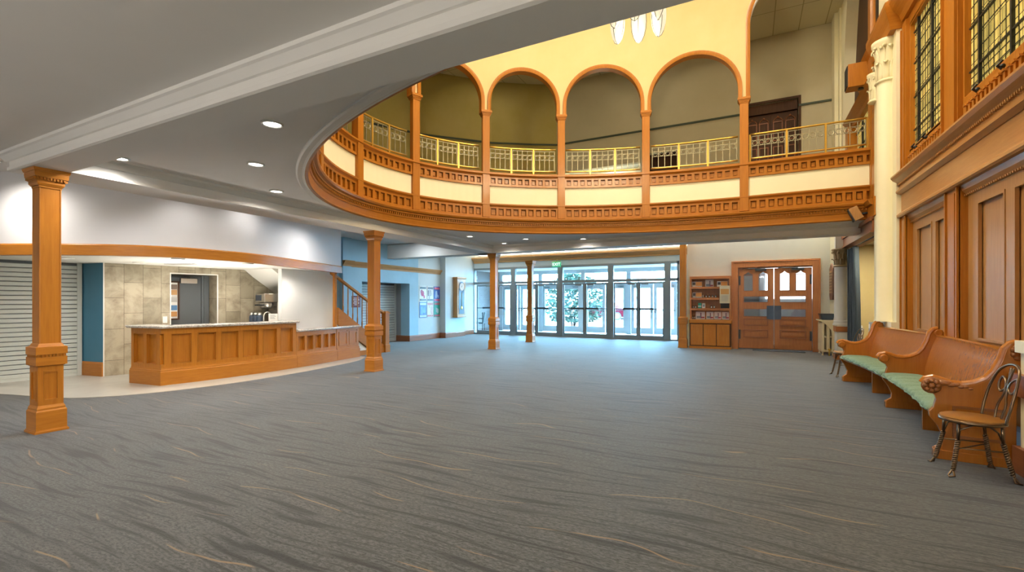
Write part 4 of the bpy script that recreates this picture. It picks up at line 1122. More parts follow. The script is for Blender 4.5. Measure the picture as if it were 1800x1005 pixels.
# chandelier
chd = thing('chandelier', 'hanging chandelier of frosted glass bells, its bottom showing under the ceiling edge', 'chandelier', (-1.52, 7.2, 5.55))
b = MB(); b.tube([(0, 0, 0.75), (0, 0, 4.85)], 0.02, 8); b.lathe([(0.02, 0.55), (0.10, 0.6), (0.16, 0.72), (0.10, 0.85), (0.03, 0.95)], (0, 0, 0), 20); b.lathe([(0.16, 4.8), (0.12, 4.85)], (0, 0, 0), 20); b.build('stem', M['brass'], chd, True, world=False)
RR = 0.36
for k in range(6):
    a = 2 * PI * (k + 0.62) / 6; cx, cy = RR * math.cos(a), RR * math.sin(a); zb = 0.0 if k % 2 == 0 else 0.05
    arm = MB(); arm.tube([(0.1 * math.cos(a), 0.1 * math.sin(a), 0.72), (0.25 * math.cos(a), 0.25 * math.sin(a), 0.80), (cx, cy, 0.72), (cx, cy, 0.56 + zb)], 0.014, 6); arm.build('arm', M['brass'], chd, True, world=False)
    sh = MB(); sh.lathe([(0.008, 0.0), (0.045, 0.03), (0.08, 0.10), (0.105, 0.20), (0.115, 0.32), (0.11, 0.46), (0.07, 0.56)], (cx, cy, zb), 24); s_ = sh.build('glass_shade', M['glasslamp'], chd, True, world=False)
    rb = MB()
    for j in range(4):
        g_ = 2 * PI * j / 4 + a; rb.tube([(cx + r * math.cos(g_), cy + r * math.sin(g_), zb + z) for r, z in ((0.0, -0.005), (0.048, 0.028), (0.083, 0.10), (0.108, 0.20), (0.118, 0.32), (0.113, 0.46), (0.073, 0.56))], 0.005, 5)
    rb.build('shade_rib', M['darksteel'], s_, world=False)
lamp('chandelier_glow', 'POINT', (-1.52, 7.2, 5.35), 215, (1.0, 0.84, 0.55), shadow_soft_size=0.25)

# ================================================================== BAR
FRONT = catmull([(-9.04, 4.42), (-8.93, 5.0), (-8.87, 5.6), (-8.84, 6.2), (-8.87, 6.9), (-8.93, 7.5), (-9.03, 8.15)])
FP = Path([(-9.81, 4.34)] + FRONT)
S0 = FP.L[1]
S1 = min(range(len(FP.p)), key=lambda i: abs(FP.p[i][1] - 6.95) + (9 if i < 1 else 0)); S1 = FP.L[S1]
def panel_run(parent, segs, z0, z1, ins, m_frame, m_panel, o=0.0):
    for s0, s1 in segs:
        b = MB(); x, y, an = FP.at((s0 + s1) / 2); h = (s1 - s0) / 2; Mx = fr(x, y, an)
        b.box(-h, h, -0.002, 0.02, z0, z1, Mx); b.frame(-h, h, z0, z1, 0.010, -0.058, 0.0, Mx); b.frame(-h + 0.010, h - 0.010, z0 + 0.010, z1 - 0.010, 0.010, -0.026, 0.0, Mx); b.build('panel', m_panel, parent)
def counter(name, label, s0, s1, ztop, segs, extra=None):
    t = thing(name, label, 'bar counter', (*FP.at((s0 + s1) / 2, 0.2)[:2], 0))
    sub = FP.sub(s0, s1, 0, 0.1) if s0 > S0 - 0.01 else [FP.p[0]] + FP.sub(S0, s1, 0, 0.1)
    b = MB(); b.sweep(sub, [(0.0, 0.0), (0.02, ztop), (0.16, ztop), (0.16, 0.0)]); b.build('body', M['oak'], t)
    b = MB(); b.sweep(sub, [(0.01, 0.0), (-0.085, 0.0), (-0.085, 0.235), (-0.075, 0.25), (-0.075, 0.265), (-0.062, 0.275), (-0.056, 0.30), (0.01, 0.30)]); b.build('base_moulding', M['oak_h'], t)
    b = MB(); b.sweep(sub, [(0.01, 0.30), (-0.054, 0.30), (-0.054, 0.36), (0.01, 0.36)]); b.sweep(sub, [(0.01, ztop - 0.09), (-0.054, ztop - 0.09), (-0.054, ztop), (0.01, ztop)])
    edges = sorted({s0} | {s1} | {e for q in segs for e in q}); 
    for i in range(0, len(edges) - 1, 2):
        a, c = edges[i], edges[i + 1]
        if c - a < 0.004: continue
        for q0, q1 in (((a, S0), (S0, c)) if a < S0 < c else ((a, c),)):
            x, y, an = FP.at((q0 + q1) / 2); b.box(-(q1 - q0) / 2, (q1 - q0) / 2, -0.054, 0.01, 0.36, ztop - 0.09, fr(x, y, an))
    b.build('face_frame', M['oak'], t)
    panel_run(t, segs, 0.36, ztop - 0.09, 0.02, M['oak'], M['oak'])
    return t
hs = []
e0 = 0.0; hs += [(0.07, 0.34), (0.42, 0.69)]
n = 6; w = (S1 - S0 - 0.10) / n
hs += [(S0 + 0.10 + i * w, S0 + 0.10 + (i + 1) * w - 0.085) for i in range(n)]
counter('bar_counter', 'tall panelled oak bar counter with a curved front', 0.0, S1, 0.985, hs)
n = 5; w = (FP.len - S1 - 0.03) / n
counter('low_bar_counter', 'low panelled oak counter continuing the bar toward the stairs', S1 + 0.005, FP.len, 0.785, [(S1 + 0.05 + i * w, S1 + 0.05 + (i + 1) * w - 0.055) for i in range(n)])
def top(name, label, path, z, off, depth, close):
    b = MB(); b.sweep(path, [(-off, z), (-off, z + 0.012), (-off - 0.015, z + 0.016), (-off - 0.015, z + 0.038), (-off - 0.008, z + 0.045), (depth, z + 0.045), (depth, z)])
    o = b.build(name, M['stonetop']); return tag(o, label, 'worktop')
top('bar_worktop', 'speckled stone top of the tall bar counter', [(-9.87, 4.335)] + FP.sub(S0, S1 + 0.04, 0, 0.1), 0.987, 0.10, 0.32, 1)
top('low_bar_worktop', 'pale stone top of the low counter by the oak post', FP.sub(S1 + 0.02, FP.len, 0, 0.1) + [(-9.10, 8.60), (-9.13, 9.02)], 0.787, 0.08, 0.12, 1)
cab = thing('end_cabinet', 'small two-panel oak cabinet at the stair end of the bar', 'cabinet', (-9.3, 8.6, 0))
EA_ = math.atan2(0.86, -0.12); EM = fr(-9.0, 8.18, EA_)
b = MB(); b.box(0, 0.84, 0.0, 0.10, 0, 0.785, EM); b.build('body', M['oak'], cab)
b = MB(); b.box(-0.01, 0.86, -0.045, 0.10, 0, 0.235, EM); b.box(-0.01, 0.85, -0.03, 0.10, 0.235, 0.29, EM); b.build('base_moulding', M['oak_h'], cab)
for x0, x1 in ((0.08, 0.39), (0.46, 0.77)):
    b = MB(); b.frame(x0, x1, 0.36, 0.70, 0.03, -0.02, 0.005, EM); b.box(x0 + 0.03, x1 - 0.03, -0.008, 0.004, 0.39, 0.67, EM); b.build('panel', M['oak'], cab)
b = MB(); b.frame(0.0, 0.84, 0.29, 0.785, 0.06, -0.014, 0.005, EM); b.box(0.385, 0.465, -0.014, 0.005, 0.29, 0.785, EM); b.build('face_frame', M['oak'], cab)
ps = MB(); ps.box(-9.05, -8.98, 8.11, 8.18, 0.834, 2.15); tag(ps.build('oak_post', M['oak'], bevel=0.006), 'slim oak post standing on the low counter under the curved trim', 'post')
# back counter with brewer, tap and sign
bc = thing('back_counter', 'counter behind the bar along the tiled wall', 'counter', (-10.2, 6.9, 0))
b = MB(); b.box(-10.38, -9.85, 6.95, 7.64, 0, 0.86); b.build('body', M['oak'], bc)
b = MB(); b.box(-10.38, -9.80, 6.72, 7.66, 0.86, 0.90); b.build('counter_slab', M['stonetop'], bc)
br = thing('coffee_brewer', 'stainless twin coffee brewer behind the bar under the sloping ceiling', 'coffee machine', (-10.03, 7.24, 0.90), -0.35)
b = MB(); b.box(-0.30, 0.30, -0.02, 0.30, 0.0, 0.66); b.build('body', M['steel'], br, bevel=0.01, world=False)
b = MB(); b.box(-0.31, 0.31, -0.30, 0.30, 0.50, 0.68); b.build('head', M['steel'], br, bevel=0.01, world=False)
b = MB(); b.box(-0.28, 0.10, -0.31, -0.29, 0.53, 0.65); b.build('control_panel', M['navy'], br, world=False)
for x in (-0.15, 0.13):
    b = MB(); b.lathe([(0.05, 0.36), (0.085, 0.40), (0.10, 0.49)], (x, -0.16, 0), 20); f_ = b.build('filter_basket', M['steel'], br, True, world=False)
    b = MB(); b.box(x - 0.02, x + 0.02, -0.36, -0.24, 0.42, 0.45); b.build('basket_handle', M['black'], f_, world=False)
b = MB(); b.box(-0.31, 0.31, -0.28, 0.0, 0.0, 0.03); b.build('drip_tray', M['darksteel'], br, world=False)
b = MB()
for k in range(3):
    b.box(0.05, 0.24, -0.022, -0.018, 0.40 - k * 0.03, 0.41 - k * 0.03)
b.build('vent_slot', M['darksteel'], br, world=False)
br.scale = (1.15, 1.0, 1.08)
dsp = None
for k in range(3):
    px_, py_ = -9.90 - 0.14 * k, 6.80
    if dsp is None:
        dsp = thing('coffee_airpot', 'dark airpot flask in front of the brewer, nearest the tap', 'flask', (px_, py_, 0.90), 0, 'airpot flasks before the brewer')
        b = MB(); b.lathe([(0.055, 0), (0.06, 0.02), (0.06, 0.20), (0.045, 0.24)], (0, 0, 0), 20); b.build('body', M['navy'], dsp, True, world=False)
        b = MB(); b.lathe([(0.045, 0.24), (0.05, 0.26), (0.03, 0.30)], (0, 0, 0), 16); b.build('lid', M['steel'], dsp, True, world=False)
    else:
        dup(dsp, (px_, py_, 0.90), 0, ('dark airpot flask in the middle before the brewer', 'dark airpot flask in front of the brewer, beside the tiled wall')[k - 1])
sk = thing('sink_cabinet', 'under-bar sink cabinet behind the tall counter', 'cabinet', (-9.55, 6.4, 0))
b = MB(); b.box(-9.75, -9.28, 5.9, 6.9, 0, 0.86); b.build('body', M['white'], sk); b = MB(); b.box(-9.77, -9.26, 5.88, 6.92, 0.86, 0.90); b.build('sink_top', M['steel'], sk)
fa = thing('bar_faucet', 'chrome gooseneck tap behind the bar', 'tap', (-9.62, 6.70, 0.90))
b = MB(); b.tube([(0, 0, 0), (0, 0, 0.22)] + [(0.0, 0.085 - 0.085 * math.cos(PI * k / 8), 0.22 + 0.095 * math.sin(PI * k / 8)) for k in range(1, 9)] + [(0, 0.17, 0.13)], 0.014, 10); b.build('spout', M['steel'], fa, True, world=False)
b = MB(); b.lathe([(0.03, 0), (0.028, 0.03), (0.02, 0.05)], (0, 0, 0), 16); b.build('base', M['steel'], fa, True, world=False)
b = MB(); b.tube([(0.0, -0.02, 0.06), (0.07, -0.05, 0.09)], 0.008, 8); b.build('lever', M['steel'], fa, True, world=False)
sg = thing('counter_sign', 'small white printed card standing at the end of the tall bar', 'sign', (-9.36, 6.74, 0.90), 1.15)
b = MB(); b.box(-0.09, 0.09, -0.004, 0.004, 0.0, 0.29); b.build('card', M['paper'], sg, world=False)
b = MB()
for z in (0.25, 0.225, 0.20, 0.175):
    b.box(-0.06, 0.04 + 0.02 * math.sin(z * 90), -0.006, -0.004, z, z + 0.01)
b.build('print', M['gray'], sg, world=False)
sg.scale = (1, 1, 0.98)
ls = thing('light_switch', 'white wall switch on the tiles left of the bar door', 'switch', (-10.895, 5.36, 1.07), TWA)
b = MB(); b.box(-0.04, 0.04, -0.012, 0.0, -0.07, 0.07); b.build('plate', M['paper'], ls, bevel=0.003, world=False)
b = MB(); b.box(-0.015, 0.015, -0.018, -0.010, -0.03, 0.03); b.build('rocker', M['paper'], ls, world=False)
nb = thing('notice_board', 'dark framed board of pinned photos beside the bar door', 'notice board', tuple((TWM @ Vector((1.22, 0.49, 1.0)))), TWA)
b = MB(); b.frame(-0.15, 0.15, 0.05, 0.90, 0.03, -0.03, 0.0); b.build('board_frame', M['dark_wood'], nb, world=False)
b = MB(); b.box(-0.13, 0.13, -0.012, -0.002, 0.07, 0.88); b.build('backing', M['paper'], nb, world=False)
for z, c_ in ((0.12, (0.6, 0.3, 0.1)), (0.26, (0.1, 0.25, 0.5)), (0.44, (0.5, 0.5, 0.48)), (0.60, (0.6, 0.35, 0.15)), (0.72, (0.2, 0.15, 0.12))):
    b = MB(); b.box(-0.11, 0.11, -0.016, -0.011, z, z + 0.11); b.build('pinned_photo', flat('photo_%d' % int(z * 100), c_), nb, world=False)
# rolling shutters
def shutter(name, label, p, q, z1, m, n_, parent_m=None):
    a = math.atan2(q[1] - p[1], q[0] - p[0]); L_ = math.dist(p, q); t = thing(name, label, 'shutter', (p[0], p[1], 0), a)
    b = MB(); hgt = (z1 - 0.1) / n_
    for k in range(n_):
        z = 0.06 + k * hgt
        b.prism([(0.003, z), (-0.016, z + 0.004), (-0.022, z + hgt - 0.022), (0.0, z + hgt - 0.012), (0.003, z + hgt - 0.012)], 0, L_, 'x')
    b.build('shutter_slats', m, t, world=False)
    b = MB(); b.box(0, L_, 0.004, 0.012, 0.06, z1); b.build('slat_gap_shade', M['graydoor'], t, world=False)  # dark sheet painting the shade in the gaps between slats
    b = MB(); b.box(0, L_, -0.02, 0.014, 0.008, 0.06); b.build('bottom_bar', m, t, world=False)
    for x in (0, L_ - 0.07):
        b = MB(); b.box(x, x + 0.07, -0.035, 0.03, 0.008, z1); b.build('guide_rail', m, t, world=False)
    return t
shutter('rolling_shutter', 'wide pale rolling shutter behind the nearest oak column', (-11.98, 1.9), (-11.70, 4.29), 2.2, M['shutter'], 25)
shutter('alcove_shutter', 'narrow pale rolling shutter closing the alcove in the blue wall', (-11.645, 11.03), (-11.645, 13.36), 2.1, M['shutter'], 22)

# ================================================================== STAIRS
st = thing('staircase', 'oak staircase rising behind the bar beside the blue wall', 'staircase', (-9.9, 9.3, 0))
rise, run, n = 0.165, 0.25, 6
for k in range(n):
    y1 = 10.15 - k * run
    b = MB(); b.box(-10.75, -9.36, y1 - run, y1, k * rise if k else 0, (k + 1) * rise - 0.03); b.box(-10.75, -9.34, y1 - run, y1 + 0.02, (k + 1) * rise - 0.03, (k + 1) * rise); b.build('step', M['oak_h'], st)
b = MB(); b.prism([(10.16, 0.0), (10.16, 0.22), (8.52, 1.30), (8.52, 0.86), (9.85, 0.0)], -9.36, -9.30, 'x'); b.build('stringer', M['oak_h'], st)
b = MB(); b.prism([(8.52, 0), (9.80, 0.0), (8.52, 0.86)], -9.40, -9.345, 'x'); b.build('side_panel', M['white'], st)
b = MB(); b.box(-9.36, -9.28, 8.52, 10.16, 0, 0.13); b.build('base_board', M['oak_h'], st)
b = MB(); b.prism([(10.24, 1.06), (10.24, 1.14), (8.30, 2.22), (8.30, 2.14)], -9.37, -9.29, 'x'); b.build('handrail', M['oak_h'], st, bevel=0.015)
for k in range(9):
    y = 10.02 - k * 0.165; zb = 0.22 + (10.16 - y) * 0.658; zt = 1.08 + (10.24 - y) * 0.557
    b = MB(); b.lathe([(0.016, zb), (0.019, zb + 0.12), (0.012, zb + 0.2), (0.014, (zb + zt) / 2), (0.012, zt)], (-9.33, y, 0), 10); b.build('baluster', M['oak'], st, True)
b = MB()
for r, z0, z1, r1 in ((0.095, 0, 0.2, None), (0.095, 0.2, 0.22, 0.075), (0.075, 0.22, 0.98, None), (0.09, 0.98, 1.0, None), (0.078, 1.0, 1.10, None), (0.095, 1.10, 1.14, None), (0.095, 1.14, 1.18, 0.05)):
    r1 = r1 or r
    v0 = [b.bm.verts.new((-9.33 + sx * r, 10.27 + sy * r, z0)) for sx, sy in ((-1, -1), (1, -1), (1, 1), (-1, 1))]; v1 = [b.bm.verts.new((-9.33 + sx * r1, 10.27 + sy * r1, z1)) for sx, sy in ((-1, -1), (1, -1), (1, 1), (-1, 1))]
    b.bm.faces.new(v0[::-1]); b.bm.faces.new(v1)
    for i in range(4):
        b.bm.faces.new((v0[i], v0[(i + 1) % 4], v1[(i + 1) % 4], v1[i]))
b.build('newel_post', M['oak'], st)
# wall things on the left
ms = thing('maroon_sign', 'small maroon notice with pale lines on the blue wall behind the stairs', 'sign', (-11.0, 10.76, 1.45))
b = MB(); b.box(0.0, 0.02, -0.19, 0.19, -0.18, 0.18); b.build('board', M['maroon'], ms, world=False)
b = MB()
for k, w in enumerate((0.10, 0.13, 0.09, 0.12, 0.07)):
    b.box(0.02, 0.024, -w, w, 0.10 - k * 0.052, 0.122 - k * 0.052)
b.build('print', M['paper'], ms, world=False)
PCOL = [((0.86, 0.86, 0.84), (0.04, 0.05, 0.06), (0.55, 0.05, 0.16)), ((0.84, 0.84, 0.82), (0.10, 0.11, 0.13), (0.45, 0.42, 0.40)), ((0.03, 0.10, 0.42), (0.65, 0.10, 0.16), (0.40, 0.55, 0.8)),
        ((0.04, 0.12, 0.38), (0.55, 0.60, 0.7), (0.12, 0.3, 0.6)), ((0.80, 0.74, 0.72), (0.45, 0.12, 0.10), (0.70, 0.45, 0.40)), ((0.02, 0.32, 0.25), (0.45, 0.10, 0.14), (0.5, 0.6, 0.65))]
PLAB = ['white poster with a black top and pink figure, top row nearest the alcove', 'white poster with black block, middle of the top row', 'blue and red poster at the end of the top row',
        'dark blue poster, bottom row nearest the alcove', 'pale pink poster, middle of the bottom row', 'green and dark red poster at the end of the bottom row']
for k in range(6):
    y0 = (13.93, 14.40, 14.83)[k % 3]; y1 = (14.36, 14.79, 15.22)[k % 3]; zc = 1.75 if k < 3 else 1.14
    t = thing('wall_poster', PLAB[k], 'poster', (-11.0, (y0 + y1) / 2, zc), 0, 'six posters on the pale wall'); h = (y1 - y0) / 2; A, B_, D = PCOL[k]
    b = MB(); b.box(0.0, 0.012, -h, h, -0.295, 0.295); b.build('sheet', flat('poster_a%d' % k, A, 0.35), t, world=False)
    rn = random.Random(k + 11)
    b = MB(); b.box(0.012, 0.015, -h + 0.03, h - 0.03, 0.18, 0.26); b.build('header_print', flat('poster_b%d' % k, B_, 0.35), t, world=False)
    b = MB(); b.box(0.012, 0.015, -h + 0.02, h - 0.02, -0.27, -0.2); b.build('footer_print', flat('poster_b%d' % k, B_, 0.35), t, world=False)
    if k == 1:
        b = MB(); b.box(0.012, 0.016, -h + 0.04, 0.05, -0.08, 0.14); b.build('block_print', flat('poster_b%d' % k, B_, 0.35), t, world=False)
    b = MB()
    for q in range(5):
        cy, cz, r = rn.uniform(-h * 0.5, h * 0.5), rn.uniform(-0.14, 0.12), rn.uniform(0.035, 0.075)
        b.lathe([(r, 0), (r * 0.9, 0.001)], (0, 0, 0), 9, Matrix.Translation((0.0165 + q * 0.0004, cy, cz)) @ Matrix.Rotation(PI / 2, 4, 'Y') @ Matrix.Diagonal((1.5, 1, 1, 1)))
    b.build('figure_print', flat('poster_c%d' % k, D, 0.35), t, world=False)
ck = thing('wall_clock', 'tall oak pendulum clock on the pale pier by the posters', 'clock', (-10.75, 16.12, 0.84))
b = MB(); b.box(0.0, 0.20, -0.31, 0.31, 0.0, 1.55); b.build('case', M['oak_pale'], ck, bevel=0.01, world=False)
b = MB(); b.box(0.0, 0.23, -0.35, 0.35, 1.55, 1.62); b.box(0.0, 0.22, -0.33, 0.33, -0.04, 0.02); b.build('cornice', M['oak_pale_h'], ck, bevel=0.01, world=False)
b = MB(); b.prism([(-0.2, 0.1), (0.2, 0.1), (0.2, 1.2)] + [(0.2 * math.cos(g_), 1.2 + 0.24 * math.sin(g_)) for g_ in [PI * k / 10 for k in range(1, 10)]] + [(-0.2, 1.2)], 0.201, 0.21, 'x'); b.build('glass_door', M['navy'], ck, world=False)
b = MB(); b.lathe([(0.16, 0.0), (0.16, 0.012)], (0, 0, 0), 28, Matrix.Translation((0.212, 0, 1.22)) @ Matrix.Rotation(PI / 2, 4, 'Y')); dl = b.build('dial', M['paper'], ck, world=False)
b = MB(); b.box(0.226, 0.23, -0.008, 0.008, 1.22, 1.34); b.box(0.226, 0.23, -0.08, 0.0, 1.21, 1.226); b.build('clock_hand', M['black'], dl, world=False)
b = MB(); b.tube([(0.215, 0, 1.0), (0.215, 0, 0.42)], 0.008, 6); b.ball((0.215, 0, 0.36), 0.07, 8, (0.2, 1, 1)); b.build('pendulum', M['brass'], ck, True, world=False)

# ================================================================== FAR RIGHT: double door, bookcase, radiator
mb = MB(); mb.frame(-0.44, 1.83, -0.3, 2.67, 0.17, YW - 0.05, YW + 0.05); mb.frame(-0.46, 1.85, -0.3, 2.69, 0.04, YW - 0.075, YW + 0.02); mb.box(-0.27, 1.66, YW + 0.02, YW + 0.1, 2.46, 2.5); struct('trim_26', mb, M['oak_door'])
for k, (x0, x1) in enumerate(((-0.26, 0.68), (0.70, 1.65))):
    dn[0] += 1
    b = MB(); Y0, Y1 = YW + 0.03, YW + 0.085
    gx = [(x0 + 0.13, x0 + 0.40), (x1 - 0.41, x1 - 0.14)]
    # stiles and rails around the panes
    b.box(x0, x0 + 0.13, Y0, Y1, 0.03, 2.45); b.box(x1 - 0.14, x1, Y0, Y1, 0.03, 2.45)
    for z0, z1 in ((0.03, 0.99), (1.24, 1.42), (1.62, 1.77), (2.36, 2.45)):
        b.box(x0 + 0.13, x1 - 0.14, Y0, Y1, z0, z1)
    b.box(gx[0][1], gx[1][0], Y0, Y1, 1.77, 2.36)
    for g0, g1 in gx:   # pointed heads
        m_ = (g0 + g1) / 2
        b.prism([(g0, 2.27), (m_ - 0.05, 2.31), (m_, 2.36), (g0, 2.37)], Y0, Y1, 'y'); b.prism([(g1, 2.27), (g1, 2.37), (m_, 2.36), (m_ + 0.05, 2.31)], Y0, Y1, 'y')
    o = b.build('door_%d' % dn[0], M['oak_door']); o['kind'] = 'structure'
    b = MB()
    for z0, z1 in ((0.72, 0.93), (0.36, 0.60)):
        b.box(x0 + 0.19, x1 - 0.20, Y0 - 0.02, Y0, z0 + 0.06, z1 - 0.06)
    b.build('raised_panel', M['oak_door'], o)
    b = MB()
    for z0, z1 in ((0.72, 0.93), (0.36, 0.60)):
        b.frame(x0 + 0.13, x1 - 0.14, z0, z1, 0.028, Y0 - 0.03, Y0)
    b.build('panel_moulding', M['base_wood'], o)  # darker wood paints in the shade along the panel edges
    b = MB()
    for g0, g1 in gx:
        b.frame(g0, g1, 1.77, 2.27, 0.018, Y0 - 0.01, Y0)
    b.frame(x0 + 0.13, x1 - 0.14, 1.42, 1.62, 0.018, Y0 - 0.01, Y0); b.frame(x0 + 0.13, x1 - 0.14, 0.99, 1.24, 0.018, Y0 - 0.01, Y0); b.build('glazing_bead', M['base_wood'], o)
    b = MB(); b.box(x0 + 0.12, x1 - 0.13, Y0 + 0.025, Y0 + 0.032, 1.42, 1.62); b.box(x0 + 0.12, x1 - 0.13, Y0 + 0.025, Y0 + 0.032, 0.99, 1.24)
    for g0, g1 in gx:
        b.box(g0, g1, Y0 + 0.025, Y0 + 0.032, 1.77, 2.36)
    b.build('pane', M['glass'], o)
    xp = x1 - 0.08 if k == 0 else x0 + 0.10
    b = MB(); b.box(xp - 0.10, xp + 0.08, Y0 - 0.02, Y0, 0.92, 1.33); b.build('push_plate', M['navy'], o)
    b = MB(); xh = x0 + 0.03 if k == 0 else x1 - 0.03
    for z in (0.45, 2.1):
        b.box(xh - 0.025, xh + 0.025, Y0 - 0.025, Y0, z - 0.14, z + 0.14)
    b.build('hinge', M['black'], o)
    b = MB(); b.box(x0 + 0.45, x0 + 0.75, Y0 - 0.06, Y0, 2.38, 2.44); b.tube([(x0 + 0.6, Y0 - 0.05, 2.44), (x0 + 0.25, Y0 - 0.10, 2.455), (x0 + 0.1, Y0, 2.46)], 0.012, 6); b.build('door_closer', M['darksteel'], o)
# bright lobby room behind the double door
mb = MB(); mb.box(-1.6, 3.2, 19.0, 19.1, 0, 3.2); mb.box(0.35, 0.45, 17.6, 19.0, 0, 3.2); mb.box(3.1, 3.2, 16.1, 19.0, 0, 3.2); mb.box(-1.6, 3.2, 16.1, 19.1, 3.1, 3.2); mb.box(-1.6, 3.2, 16.1, 19.1, -0.1, 0.0); struct('wall_porch', mb, M['gray'])  # includes a partition added to darken the left door's panes
g = MB(); g.box(0.55, 3.0, 18.95, 18.98, 1.55, 2.9); struct('window_6', g, M['porchglow'])  # glowing panel added to brighten the right-hand panes
lamp('porch_fill_light', 'AREA', (0.7, 17.2, 3.0), 14, (0.80, 0.90, 1.0), shape='DISK', size=0.6)  # added lamp standing in for daylight in the porch
mt = MB(); mt.box(0.12, 1.45, 15.45, 15.82, 0.0, 0.018); tag(mt.build('door_mat', M['rubber'], bevel=0.006), 'dark rubber mat in front of the oak double door', 'mat')

bk = thing('bookcase', 'built-in oak bookcase with open shelves over three cupboard doors', 'bookcase', (-1.0, 15.7, 0))
X0, X1, YB = -1.645, -0.46, 15.52
b = MB(); b.box(X0, X1, YB, YW - 0.005, 0.0, 0.78); b.build('cupboard', M['dark_wood'], bk)  # carcass darkened to paint the shade in the gaps between doors
b = MB(); b.box(X0 - 0.01, X1 + 0.01, YB - 0.02, YW - 0.005, 0.0, 0.07); b.build('plinth', M['oak_h'], bk)
b = MB(); b.box(X0 - 0.01, X1 + 0.02, YB - 0.035, YW - 0.005, 0.78, 0.89); b.build('counter_ledge', M['oak_h'], bk, bevel=0.012)
for k in range(3):
    w = (X1 - X0 - 0.06) / 3; x0 = X0 + 0.03 + k * w
    b = MB(); b.box(x0 + 0.012, x0 + w - 0.012, YB - 0.012, YB, 0.10, 0.75); b.frame(x0 + 0.012, x0 + w - 0.012, 0.10, 0.75, 0.05, -0.035 + YB, YB - 0.010); b.build('cupboard_door', M['oak'], bk)
b = MB(); b.box(X0, X1, YW - 0.03, YW - 0.005, 0.89, 2.22); b.build('back_panel', M['oak_door'], bk)
for x in (X0, X1 - 0.05):
    b = MB(); b.box(x, x + 0.05, YB + 0.12, YW - 0.005, 0.89, 2.22); b.build('side_panel', M['oak_shelf'], bk)
b = MB(); b.box(X0, X1, YB + 0.10, YW - 0.005, 2.16, 2.24); b.build('top_rail', M['oak_shelf'], bk)
SH = [0.89, 1.225, 1.555, 1.895]
for z in SH[1:]:
    b = MB(); b.box(X0 + 0.05, X1 - 0.05, YB + 0.13, YW - 0.03, z - 0.03, z); b.box(X0 + 0.05, X1 - 0.05, YB + 0.12, YB + 0.14, z - 0.045, z + 0.02); b.build('shelf', M['oak_shelf'], bk)
YC = YB + 0.22
def card(name, label, x0, x1, z, h, base, prints, grp):
    t = thing(name, label, 'card', ((x0 + x1) / 2, YC, z), 0, grp); w = (x1 - x0) / 2; Rt = Matrix.Rotation(-0.12, 4, 'X')
    b = MB(); b.box(-w, w, -0.004, 0.004, 0, h, Rt); b.build('sheet', flat(*base), t, world=False)
    for (nm, u0, u1, v0, v1, mm) in prints:
        b = MB(); b.box(-w + u0 * 2 * w, -w + u1 * 2 * w, -0.007, -0.004, v0 * h, v1 * h, Rt); b.build(nm, flat(*mm), t, world=False)
    return t
OR = ('card_orange', (0.80, 0.36, 0.10)); WH = ('card_white', (0.84, 0.82, 0.78)); BK = ('card_ink', (0.08, 0.07, 0.08)); PU = ('card_plum', (0.16, 0.08, 0.14)); GY = ('card_bluegray', (0.22, 0.27, 0.33)); GN = ('card_green', (0.05, 0.42, 0.32)); PK = ('card_pale', (0.72, 0.66, 0.68)); RD = ('card_red', (0.35, 0.06, 0.09))
for lb, x0, x1, z in (('orange and white card on the top shelf, next to the pilaster', -1.59, -1.29, 1.90), ('orange and white card on the top shelf, next to the doorway', -0.86, -0.56, 1.90), ('orange and white card on the second shelf from the top', -1.58, -1.30, 1.56)):
    card('sale_card', lb, x0, x1, z, 0.185, WH, [('orange_print', 0.36, 0.98, 0.25, 0.95, OR), ('logo_print', 0.06, 0.34, 0.4, 0.85, BK)], 'orange cards in the bookcase')
def photo(lb, x0, x1, z, h):
    card('photo_card', lb, x0, x1, z, h, PK, [('steeple_print', 0.5, 0.62, 0.1, 0.85, PU), ('building_print', 0.1, 0.55, 0.12, 0.42, GY), ('ground_print', 0.62, 0.95, 0.12, 0.32, RD)], 'photo cards in the bookcase')
photo('photo card of a steeple in the middle of the top shelf', -1.20, -0.96, 1.90, 0.24)
photo('wide photo card on the bottom shelf, nearest the pilaster', -1.48, -1.21, 0.90, 0.235)
photo('second photo card on the bottom shelf from the pilaster', -1.17, -0.96, 0.90, 0.235)
photo('third photo card on the bottom shelf from the pilaster', -0.94, -0.74, 0.90, 0.235)
photo('photo card at the doorway end of the bottom shelf', -0.72, -0.52, 0.90, 0.235)
card('price_card', 'small green and white card on the third shelf', -1.41, -1.31, 1.23, 0.18, GN, [('white_band', 0.0, 1.0, 0.35, 0.5, WH)], 'small cards on the third shelf')
card('price_card', 'small white card beside the green one on the third shelf', -1.29, -1.20, 1.23, 0.17, WH, [('gray_print', 0.2, 0.8, 0.35, 0.75, GY)], 'small cards on the third shelf')
pb = thing('poster_board', 'tall beige board with a sunset picture standing before the upper shelves', 'poster', (-0.635, 15.6, 1.40), 0)
b = MB(); b.box(-0.145, 0.145, -0.008, 0.008, 0, 0.54); b.build('sheet', flat('board_beige', (0.66, 0.60, 0.45)), pb, world=False)
b = MB(); b.box(-0.115, 0.115, -0.012, -0.008, 0.28, 0.44); b.build('sunset_print', flat('board_sunset', (0.62, 0.32, 0.10)), pb, world=False)
b = MB()
for z in (0.08, 0.115, 0.15, 0.185, 0.22):
    b.box(-0.10, 0.09, -0.011, -0.008, z, z + 0.008)
b.build('text_lines', M['gray'], pb, world=False)
b = MB(); b.box(-0.12, 0.12, -0.03, 0.14, -0.02, 0.0); b.box(-0.12, 0.12, 0.07, 0.14, -0.165, 0.0); b.build('stand', M['black'], pb, world=False)
g0 = None
